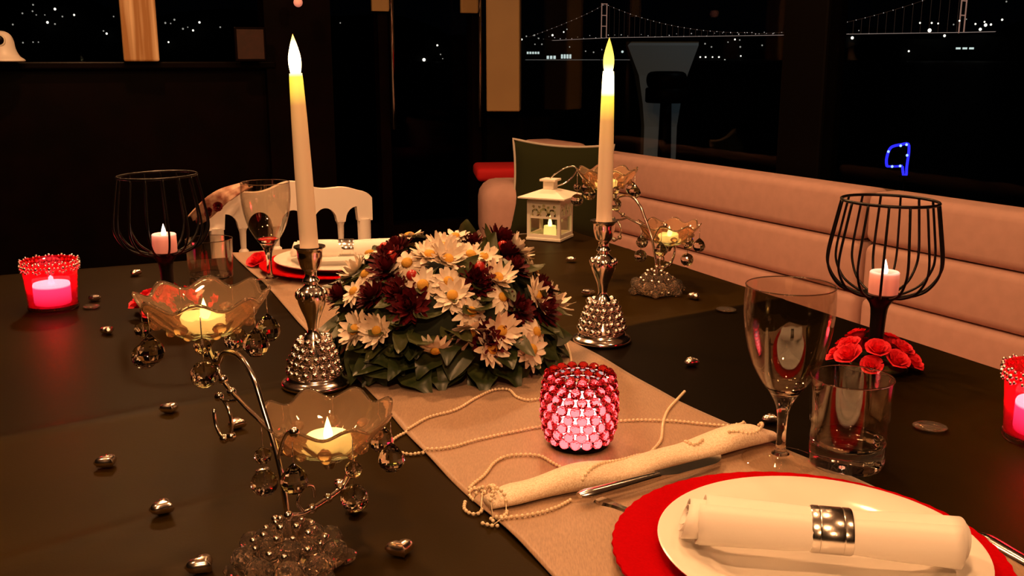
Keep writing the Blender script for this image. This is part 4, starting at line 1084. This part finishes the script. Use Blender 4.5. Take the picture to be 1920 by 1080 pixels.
DAISY = [(-0.045, 0.024, 0.153), (0.003, -0.042, 0.152), (0.011, -0.069, 0.142), (-0.038, -0.07, 0.137), (0.039, -0.055, 0.144), (0.057, -0.047, 0.14), (0.096, 0.027, 0.135), (-0.016, -0.105, 0.118), (0.013, -0.102, 0.121), (0.022, -0.116, 0.106), (0.075, -0.075, 0.119), (0.079, -0.097, 0.1), (0.041, -0.126, 0.089), (0.043, -0.135, 0.073), (-0.11, -0.019, 0.115), (-0.091, -0.056, 0.119), (-0.105, -0.069, 0.1), (-0.098, -0.112, 0.061), (-0.07, -0.128, 0.066), (0.001, -0.15, 0.055), (0.119, 0.022, 0.109), (0.122, -0.052, 0.091), (0.149, 0.011, 0.066), (0.12, -0.094, 0.054), (0.115, -0.108, 0.036), (0.065, -0.139, 0.046), (0.079, -0.124, 0.065), (-0.098, 0.013, 0.131), (0.019, -0.001, 0.157), (-0.012, -0.064, 0.145)]
MUMS = [(-0.066, -0.041, 0.139), (-0.065, -0.065, 0.13), (-0.046, -0.107, 0.109), (0.041, -0.009, 0.153), (0.049, -0.087, 0.124), (0.051, -0.096, 0.117), (0.098, -0.025, 0.124), (0.102, -0.091, 0.085), (0.132, -0.009, 0.092), (0.063, -0.136, 0.058), (0.133, -0.053, 0.075), (-0.131, -0.032, 0.089), (0.084, 0.01, 0.135), (-0.06, -0.002, 0.147), (0.077, 0.029, 0.152), (-0.031, -0.124, 0.096), (-0.082, -0.092, 0.102)]

rr_ = random.Random(5)
for i, p in enumerate(DAISY):
    n = Vector((p[0], p[1], p[2] * 0.9)).normalized() + Vector((rr_.uniform(-.35, .35), rr_.uniform(-.35, .2), rr_.uniform(-.1, .35)))
    if i in (7,): n = Vector((-.05, -1, 0.55))
    if i in (13, 19): n = Vector((0, -.55, -.5))
    n.normalize()
    q = Vector(p) * 1.0 + n * 0.006
    o = put('daisy', dm[i % 4 if i not in (7, 8) else 0], fa, q, orient(n, rr_.uniform(0, 6)), rr_.uniform(.95, 1.15))
    put('flower_centre', cm, o, (0, 0, 0.003))
for k in range(9):                                    # the far side of the dome
    a = rr_.uniform(0.2, PI - 0.2); e_ = rr_.uniform(0.15, 1.2)
    n = Vector((cos(a) * cos(e_), sin(a) * cos(e_), sin(e_)))
    o = put('daisy', dm[k % 3], fa, n * 0.158, orient(n, rr_.uniform(0, 6)), 1.0); put('flower_centre', cm, o, (0, 0, 0.003))
def mum_mesh(seed):
    r = random.Random(seed); mb = MB()
    for layer in range(5):
        n = 13 - layer * 2; el = 0.1 + layer * 0.3; l = 0.0195 - 0.0018 * layer
        for k in range(n):
            vs, fs = petal(l * r.uniform(.85, 1.1), 0.0036, 0.003, 0.0008, 3)
            mb.add(vs, fs, Matrix.Translation((0, 0, 0.0006 * layer)) @ Matrix.Rotation(2 * PI * (k + r.random() * .5) / n, 4, 'Z') @ Matrix.Rotation(-el + r.uniform(-.15, .15), 4, 'Y'))
    return mb.mesh('wine_red_bloom', M['mum'])
mm = [mum_mesh(s) for s in (1, 2)]
for i, p in enumerate(MUMS):
    n = (Vector((p[0], p[1], p[2] * .9)).normalized() + Vector((rr_.uniform(-.2, .2), rr_.uniform(-.2, .2), rr_.uniform(0, .2)))).normalized()
    put('wine_red_bloom', mm[i % 2], fa, Vector(p) * 0.985, orient(n, rr_.uniform(0, 6)), rr_.uniform(1.05, 1.35))
for x, y, z in ((-.071, -.03, .150), (-.030, -.098, .128), (.052, -.085, .136), (-.060, -.050, .143), (.080, .006, .146)):
    MB().ball((x * 1.03, y * 1.03, z * 1.03), 0.0075, 10, 8).build('berry', M['berry'], fa)
def leaf_mesh(seed, L, W, m):
    r = random.Random(seed); vs, fs = [], []; n = 7
    for i in range(n + 1):
        f = i / n; w_ = W * sin(PI * min(.985, (f * .94 + .05))) ** 0.8; x = L * f; z = -0.012 * f * f * r.uniform(.6, 1.6) + 0.003 * sin(f * 5)
        vs += [(x, -w_, z + 0.22 * w_), (x, -w_ * .5, z + .07 * w_), (x, 0, z - 0.0008), (x, w_ * .5, z + .07 * w_), (x, w_, z + .22 * w_)]
    for i in range(n):
        for k in range(4): fs.append((i * 5 + k, i * 5 + k + 1, i * 5 + 6 + k, i * 5 + 5 + k))
    return MB().add(vs, fs).mesh('leaf', m)
lm = [leaf_mesh(1, .050, .0195, M['leaf']), leaf_mesh(2, .056, .0215, M['leaf2']), leaf_mesh(3, .046, .0190, M['leaf']), leaf_mesh(4, .062, .0145, M['leaf2'])]
for i in range(185):
    a = rr_.uniform(0, 2 * PI) if i % 3 == 0 else rr_.uniform(-PI - 0.25, 0.25)
    low_ = i % 2 == 0
    e_ = rr_.uniform(0.02, 0.48) if low_ else rr_.uniform(0.3, 1.25)
    rad = 0.128 if low_ else 0.135
    b = Vector((cos(a) * cos(e_) * rad, sin(a) * cos(e_) * rad, max(0.018, sin(e_) * rad)))
    out_ = Vector((cos(a), sin(a), 0))
    dirv = (out_ * 0.75 + Vector((0, 0, rr_.uniform(-.35, .35) if low_ else rr_.uniform(0.0, .7))) + Vector((rr_.uniform(-.6, .6), rr_.uniform(-.6, .6), 0))).normalized()
    if low_ and b.z + dirv.z * 0.05 < 0.012: dirv.z = max(dirv.z, (0.014 - b.z) / 0.05); dirv.normalize()
    nr = (Vector((0, 0, 1)) * .8 + out_ * rr_.uniform(.2, 1.1)); nr = (nr - dirv * nr.dot(dirv)).normalized()
    yv = nr.cross(dirv)
    rot = Matrix((dirv, yv, nr)).transposed().to_euler()
    put('leaf', lm[i % 4], fa, b, rot, rr_.uniform(.85, 1.25) if low_ else rr_.uniform(.75, 1.05))

# ------------------------------------------------------------ red roses
def rose_mesh(seed, R=0.013):
    r = random.Random(seed); mb = MB()
    for layer, (n, rad, op, h) in enumerate(((5, 1.0, .95, .75), (5, .78, .62, .92), (4, .52, .34, 1.0), (3, .30, .14, 1.05))):
        for k in range(n):
            a0 = 2 * PI * k / n + layer * .6 + r.uniform(-.1, .1); wdt = 2 * PI / n * .66
            vs, fs = [], []
            for j in range(5):
                v_ = j / 4
                for i in range(5):
                    s = 2 * i / 4 - 1; a = a0 + s * wdt * (1 - .25 * v_ * abs(s))
                    rr2 = R * rad * (0.35 + .65 * v_ ** .6) + (R * .22 * op * max(0, v_ - .7) / .3); z = R * h * v_ * (1.1 - .18 * s * s) - R * .12 * op * max(0, v_ - .75) * 4
                    vs.append((rr2 * cos(a), rr2 * sin(a), z))
            for j in range(4):
                for i in range(4): fs.append((j * 5 + i, j * 5 + i + 1, j * 5 + 6 + i, j * 5 + 5 + i))
            mb.add(vs, fs)
    return mb.mesh('rose', M['rose'])
rm = [rose_mesh(s) for s in (1, 2, 3)]
def garland(label, c, rx):
    t = thing('rose_garland', label, 'flowers', (c.x, c.y, TOP + 0.0006), 0, 'rose garlands')
    for k in range(9):
        a = 2 * PI * (k + .2) / 9
        n = Vector((cos(a) * .8, sin(a) * .8, 0.9 + .3 * (k % 2)))
        put('rose', rm[k % 3], t, (rx * cos(a), rx * .95 * sin(a), 0.010 + 0.007 * (k % 2)), orient(n.normalized(), k), 0.95 + .12 * (k % 3))
    for k in range(5):
        a = 2 * PI * (k + .55) / 5; n = Vector((cos(a) * .5, sin(a) * .5, 1))
        put('rose', rm[(k + 1) % 3], t, (rx * .74 * cos(a), rx * .74 * sin(a), 0.025 + 0.004 * (k % 2)), orient(n.normalized(), k), 1.05)
    MB().tube([(rx * .9 * cos(k * PI / 16), rx * .9 * sin(k * PI / 16), 0.0065) for k in range(32)], 0.006, 8, True).build('ring', M['leaf'], t)
    return t
garland('ring of red fabric roses around the foot of the wire goblet by the sofa', pR, 0.043)
garland('ring of red fabric roses around the foot of the wire goblet in the dark', pL, 0.043)
q = at(487, 500); t = thing('loose_rose', 'single loose red rose head on the runner beside the far wine glass', 'flower', (q.x, q.y, top_z(q.x, q.y) + 0.001))
put('petals', rm[0], t, (0, 0, 0.002), (0.4, -0.3, 0), 1.5); MB().lathe([(0, 0), (.006, .001), (.007, .004), (0, .006)], 12).build('calyx', M['leaf'], t)

# ------------------------------------------------------------ lantern
q = at(1031, 447)
lt = thing('lantern', 'small white metal lantern with wire handle on the dark cloth before the cushion', 'lantern', (q.x, q.y, TOP + .0008), math.radians(-24))
B_ = 0.040
MB().box((0, 0, 0.003), (2 * B_ + .004, 2 * B_ + .004, 0.006), None, .001).build('base', M['lantern_white'], lt, False)
fr = MB()
for sx in (-1, 1):
    for sy in (-1, 1): fr.box((sx * (B_ - .0035), sy * (B_ - .0035), .048), (.007, .007, .086))
for zz, hh in ((.010, .008), (.0905, .009)):
    for s in (-1, 1):
        fr.box((0, s * (B_ - .003), zz), (2 * B_ - .012, .006, hh)); fr.box((s * (B_ - .003), 0, zz), (.006, 2 * B_ - .012, hh))
fr.build('frame', M['lantern_white'], lt, False)
fil = MB().box((0, 0, .0685), (.062, .0016, .036))
fm_ = MB()
def fil_panel():                                   # upper sheet with pierced arches and leaves
    bm = MB(); nx, nz = 31, 22
    def solid(i, j):
        x = (i + .5) / nx * 2 - 1; z = (j + .5) / nz
        if j < 2 or j > nz - 2 or i < 1 or i > nx - 2: return True
        for cx_, cz, r1, r2 in ((0, .30, .34, .20), (-.62, .30, .28, .16), (.62, .30, .28, .16)):
            d_ = math.hypot(x - cx_, (z - cz) * .9)
            if r2 < d_ < r1 and z > .12: return False
        for cx_, cz in ((-.33, .70), (.33, .70), (0, .80), (-.75, .74), (.75, .74)):
            if math.hypot(x - cx_, (z - cz) * 1.1) < .10: return False
        return True
    for j in range(nz):
        i = 0
        while i < nx:
            if solid(i, j):
                k = i
                while k < nx and solid(k, j): k += 1
                x0, x1 = -.033 + .066 * i / nx, -.033 + .066 * k / nx; z0, z1 = .0500 + .0365 * j / nz, .0500 + .0365 * (j + 1) / nz
                bm.box(((x0 + x1) / 2, 0, (z0 + z1) / 2), (x1 - x0, .0014, z1 - z0)); i = k
            else: i += 1
    return bm.mesh('pierced_panel', M['lantern_white'], False)
fpm = fil_panel()
gm = MB().box((0, 0, .048), (.066, .0012, .074)).mesh('pane', M['lantern_pane'], False)
for k in range(4):
    a = k * PI / 2
    put('pierced_panel', fpm, lt, ((B_ - .002) * sin(a), -(B_ - .002) * cos(a), 0), (0, 0, a))
    put('pane', gm, lt, ((B_ - .0055) * sin(a), -(B_ - .0055) * cos(a), 0), (0, 0, a))
rf = MB(); e_ = .056; vs = [(-e_, -e_, .0955), (e_, -e_, .0955), (e_, e_, .0955), (-e_, e_, .0955), (-e_, -e_, .0985), (e_, -e_, .0985), (e_, e_, .0985), (-e_, e_, .0985), (-.017, -.017, .1125), (.017, -.017, .1125), (.017, .017, .1125), (-.017, .017, .1125)]
fs = [(3, 2, 1, 0)] + [(k, (k + 1) % 4, 4 + (k + 1) % 4, 4 + k) for k in range(4)] + [(4 + k, 4 + (k + 1) % 4, 8 + (k + 1) % 4, 8 + k) for k in range(4)] + [(8, 9, 10, 11)]
rf.add(vs, fs).build('roof', M['lantern_white'], lt, False)
MB().box((0, 0, .1215), (.026, .026, .019), None, .002).box((0, 0, .1335), (.038, .038, .005), None, .001).build('chimney', M['lantern_white'], lt, False)
hd = spline([(-.010, 0, .124), (.004, .006, .142), (.026, .014, .158), (.046, .020, .164), (.054, .022, .158), (.049, .018, .144), (.034, .010, .128), (.016, 0, .120)], 6)
MB().tube(hd, .0016, 8).build('handle', M['chrome'], lt)
c = tag(MB().lathe([(0, 0), (.014, 0), (.0145, .004), (.014, .022), (.004, .021), (0, .021)], 28).build('lantern_candle', M['led_body'], None, .8, (q.x, q.y, TOP + .0075)), 'small lit candle inside the white lantern', 'candle')
MB().lathe([(a, b + .0205) for a, b in FL], 14).build('flame', M['flame'], c)

# ------------------------------------------------------------ far chair
CH = T(0.505, 2.37, 0)
ch = thing('dining_chair', 'cream white chair with an arched back at the far end of the table', 'chair', CH, TROT)
CW = 0.195
def crest():
    n = 44; vs, fs = [], []; d_ = .011
    def top(x): 
        k = abs(x) / CW
        return .850 + .012 * cos(k * PI * 1.15) + .006 * cos(k * 9.4) - (.014 * ((k - .9) / .1) ** 2 if k > .9 else 0)
    pit = 2 * CW / 5
    def bot(x):
        f = ((x + CW) % pit) / pit * 2 - 1; w_ = .74
        if abs(x) > CW - .036: return .764
        return .764 + (.036 * math.sqrt(max(0, 1 - (f / w_) ** 2)) if abs(f) < w_ else 0)
    N_ = 120
    for i in range(N_ + 1):
        x = -CW + 2 * CW * i / N_
        b, t_ = bot(min(max(x, -CW + 1e-4), CW - 1e-4)), top(x)
        vs += [(x, -d_, b), (x, -d_, t_), (x, d_, t_), (x, d_, b)]
    for i in range(N_):
        for k in range(4): fs.append((i * 4 + k, i * 4 + (k + 1) % 4, i * 4 + 4 + (k + 1) % 4, i * 4 + 4 + k))
    fs += [(0, 1, 2, 3), (N_ * 4 + 3, N_ * 4 + 2, N_ * 4 + 1, N_ * 4)]
    return MB().add(vs, fs)
crest().build('crest_rail', M['chair_white'], ch, 0.6)
for s in (-1, 1):
    MB().lathe([(0, 0), (.012, 0), (.016, .2), (.018, .44), (.018, .60), (.015, .61), (.019, .625), (.015, .64), (.0165, .768), (0, .768)], 16).build('back_post', M['chair_white'], ch, .8, (s * (CW - .019), 0, 0))
for k in range(4):
    x = -CW + 2 * CW * (k + 1) / 5
    MB().lathe([(0, .55), (.008, .55), (.0075, .62), (.0105, .66), (.0075, .67), (.0065, .695), (.0115, .70), (.0115, .71), (.0065, .715), (.008, .755), (.012, .768), (0, .769)], 14).build('baluster', M['chair_white'], ch, .8, (x, 0, 0))
MB().box((0, 0, .545), (2 * CW - .03, .02, .03), None, .004).build('lower_rail', M['chair_white'], ch, .8)
MB().box((0, -.20, .445), (.40, .40, .035), None, .012, 3).build('seat', M['chair_white'], ch)
for s in (-1, 1): MB().lathe([(0, 0), (.010, 0), (.012, .1), (.017, .34), (.013, .36), (.018, .38), (.018, .43), (0, .43)], 14).build('front_leg', M['chair_white'], ch, .8, (s * .17, -.37, 0))
for z in (.18, .28):
    MB().box((0, -.185, z), (.345, .012, .012)).box((-.172, -.185, z + .03), (.012, .36, .012)).box((.172, -.185, z + .03), (.012, .36, .012)).build('stretcher', M['chair_white'], ch, False)
# ribbon with dark rosebuds hung over the chair corner
sa = thing('chair_sash', 'dusty brown sash with dark red rosebuds draped over a corner of the cream chair', 'sash', CH + T(-.165, -.012, .80), TROT)
vs, fs = [], []
pa = spline([(-.066, -.020, -.004), (-.046, -.026, .010), (-.020, -.030, .030), (.008, -.032, .048), (.034, -.030, .060), (.058, -.026, .068)], 6)
for i, p in enumerate(pa):
    f = i / (len(pa) - 1); w_ = .011 + .007 * sin(f * 5)
    for j in range(7):
        g_ = 2 * j / 6 - 1; vs.append((p.x + .010 * g_, p.y + .012 * g_ * cos(3 * f), p.z - w_ * g_ - .004 * cos(g_ * 6 + f * 4)))
for i in range(len(pa) - 1):
    for j in range(6): fs.append((i * 7 + j, i * 7 + j + 1, i * 7 + 8 + j, i * 7 + 7 + j))
o = MB().add(vs, fs).build('ribbon', mat('dusty_brown_ribbon', (0.60, 0.40, 0.29), 0.8, noise=(45, (0.22, 0.07, 0.045), 3)), sa); md = o.modifiers.new('thickness', 'SOLIDIFY'); md.thickness = .003
bud = rose_mesh(9, .012).copy(); bud.materials.clear(); bud.materials.append(M['mum'])
for x, y, z in ((-.030, -.044, .012), (-.012, -.046, .024), (-.050, -.040, -.004)): put('rosebud', bud, sa, (x, y, z), (1.2, 0, x * 30), .8)

# ------------------------------------------------------------ hearts and beads on the table
def heart_mesh(R=.0115, th=.0058):
    n, m_ = 28, 5; vs, fs = [], []
    rim = []
    for k in range(n):
        a = 2 * PI * k / n
        rim.append((R * sin(a) ** 3 * 1.05, R * (13 * cos(a) - 5 * cos(2 * a) - 2 * cos(3 * a) - cos(4 * a)) / 15.5 + R * .1))
    for sgn in (1, -1):
        for j in range(m_):
            f = 1 - j / m_
            for x, y in rim: vs.append((x * f, y * f, th + sgn * th * (1 - f ** 2.6) ** .6))
        vs.append((0, 0, th + sgn * th))
    blk = n * m_ + 1
    for s in range(2):
        for j in range(m_ - 1):
            for k in range(n):
                fs.append((s * blk + j * n + k, s * blk + j * n + (k + 1) % n, s * blk + j * n + n + (k + 1) % n, s * blk + j * n + n + k))
        for k in range(n): fs.append((s * blk + (m_ - 1) * n + k, s * blk + (m_ - 1) * n + (k + 1) % n, s * blk + n * m_))
    mb = MB().add(vs, fs)
    me = mb.mesh('metal_heart', M['heart'])
    bm = bmesh.new(); bm.from_mesh(me); bmesh.ops.remove_doubles(bm, verts=bm.verts[:], dist=1e-6); bm.to_mesh(me); bm.free()
    return me
hm = heart_mesh()
HEARTS = [((202, 876), 'silver heart lying alone on the bare cloth, farthest from the runner in front', .9, 1.0), ((308, 966), 'silver heart on dark cloth between the lone heart and the crystal base', 1.3, 1.0),
          ((752, 1042), 'silver heart on dark cloth between the crystal base and the runner edge', .4, 1.05), ((668, 960), 'silver heart beside the lower arm of the near candelabrum', 2.0, 1.0),
          ((380, 1074), 'silver heart cut off by the bottom picture edge beside the crystal base', 1.0, 1.05), ((319, 774), 'silver heart on the cloth below the hanging crystal balls', .6, .95),
          ((446, 803), 'silver heart half hidden behind the curved candelabrum stem', 1.5, .95), ((203, 626), 'silver heart between the corner red votive and the higher crystal bowl', 2.6, .95),
          ((177, 565), 'silver heart right behind the clear pebble by the corner red votive', .2, .9), ((255, 517), 'silver heart near the far table edge beside the dark wire goblet', 1.9, 1.0),
          ((1297, 686), 'silver heart on the dark cloth left of the near wine glass', 1.2, .95), ((1072, 492), 'silver heart on dark cloth in front of the white lantern', .5, 1.0),
          ((1302, 561), 'silver heart beside the foot of the candelabrum by the sofa', 2.4, 1.0), ((1104, 556), 'dark looking heart touching the candlestick beside the flowers', .1, 1.1),
          ((1445, 793), 'silver heart partly behind the near wine glass stem', .8, .85), ((496, 893), 'small silver heart beyond the curved arm of the near candelabrum', .8, .7),
          ((640, 915), 'small silver heart under the low crystal bowl', 1.8, .7)]
for (px, py), lb, rz, s in HEARTS:
    q = at(px, py)
    o = put('metal_heart', hm, None, (q.x, q.y, top_z(q.x, q.y) + .0004), (0, 0, rz), s); tag(o, lb, 'heart', 'silver hearts scattered on the cloth')
pebm = MB().ball((0, 0, .0030), .0150, 20, 8, (1, .8, .2)).mesh('glass_pebble', M['cluster'])
for (px, py), lb, s in (((172, 578), 'flat clear glass pebble touching the corner red votive', 1.0), ((1743, 806), 'flat glass pebble on the cloth beyond the tumbler', 1.25), ((1361, 584), 'flat glass pebble near the near wine glass rim, by the sofa', 1.1),
                        ((925, 455), 'flat clear glass pebble beside the lantern behind the flowers', 1.3)):
    q = at(px, py); o = put('glass_pebble', pebm, None, (q.x, q.y, top_z(q.x, q.y) + .0004), (0, 0, -.35), s); tag(o, lb, 'pebble', 'flat glass pebbles')

def strand(label, px, r=.0019, closed=False, lift=0.0):
    pts = [at(*p) for p in px]; pts = spline(pts, 14, closed)
    t = thing('bead_strand', label, 'beads', (pts[0].x, pts[0].y, TOP), 0, 'pearl bead strands')
    O = Vector((pts[0].x, pts[0].y, TOP)); mb = MB(); acc = 0; th = []; step = r * 2.5
    proto = MB().ball((0, 0, 0), r, 8, 5); last = None
    for a, b in zip(pts, pts[1:]):
        L = (b - a).length; s = acc
        while s < L:
            p = a.lerp(b, s / L); z = top_z(p.x, p.y) + r + lift
            mb.add(proto.v, proto.f, Matrix.Translation(Vector((p.x, p.y, z)) - O)); th.append(Vector((p.x, p.y, z)) - O); s += step
        acc = s - L
    o = mb.build('beads', M['pearl'], t); o['kind'] = 'stuff'
    MB().tube(th[::2] + [th[-1]], .0006, 4).build('thread', M['pearl'], t)
strand('pearl bead strand nearest the flowers, looping off the runner edge', [(1011, 755), (988, 757), (968, 750), (953, 736), (925, 737), (894, 752), (855, 775), (803, 790), (764, 812), (745, 822), (735, 832), (744, 848), (770, 855), (785, 852)])
strand('pearl bead strand crossing the runner behind the red bead holder', [(785, 853), (809, 851), (855, 843), (894, 831), (953, 818), (1011, 807), (1080, 797), (1155, 795), (1205, 793), (1264, 796), (1322, 803), (1365, 806), (1388, 803), (1396, 797)])
strand('short pearl bead strand between the flowers and the red bead holder', [(1062, 645), (1067, 662), (1071, 684), (1066, 700), (1058, 712)])
strand('pearl bead strand curving from the runner edge down across the fold', [(1283, 742), (1271, 754), (1252, 775), (1243, 800), (1239, 832), (1223, 852), (1206, 872), (1178, 888), (1140, 905), (1112, 922), (1090, 936)])
strand('pearl bead strand winding in front of the red bead holder', [(880, 922), (890, 912), (909, 897), (926, 876), (948, 864), (975, 861), (1011, 863), (1042, 879), (1073, 891), (1105, 893), (1135, 887), (1165, 882), (1194, 877)])
strand('pearl bead strand below the fold near the knife handle', [(905, 985), (930, 990), (952, 984), (985, 982), (1013, 978), (1035, 972), (1054, 963), (1072, 950)])
strand('tangled pearl bead strand at the runner edge by the near candelabrum', [(872, 945), (871, 958), (884, 967), (900, 965), (905, 950), (888, 941), (880, 930), (893, 922), (915, 935), (930, 955), (945, 962), (950, 975), (935, 985), (920, 975), (925, 960), (912, 940), (898, 935)])
strand('pearl bead strand looped over the fold end beside the wine glass', [(1365, 852), (1380, 851), (1400, 850), (1418, 845), (1427, 836), (1424, 825), (1412, 816), (1398, 808), (1384, 803), (1360, 812), (1340, 822)])
strand('short pearl bead loop on the fold beyond the knife blade', [(1286, 848), (1284, 856), (1292, 864), (1304, 866), (1318, 858)])
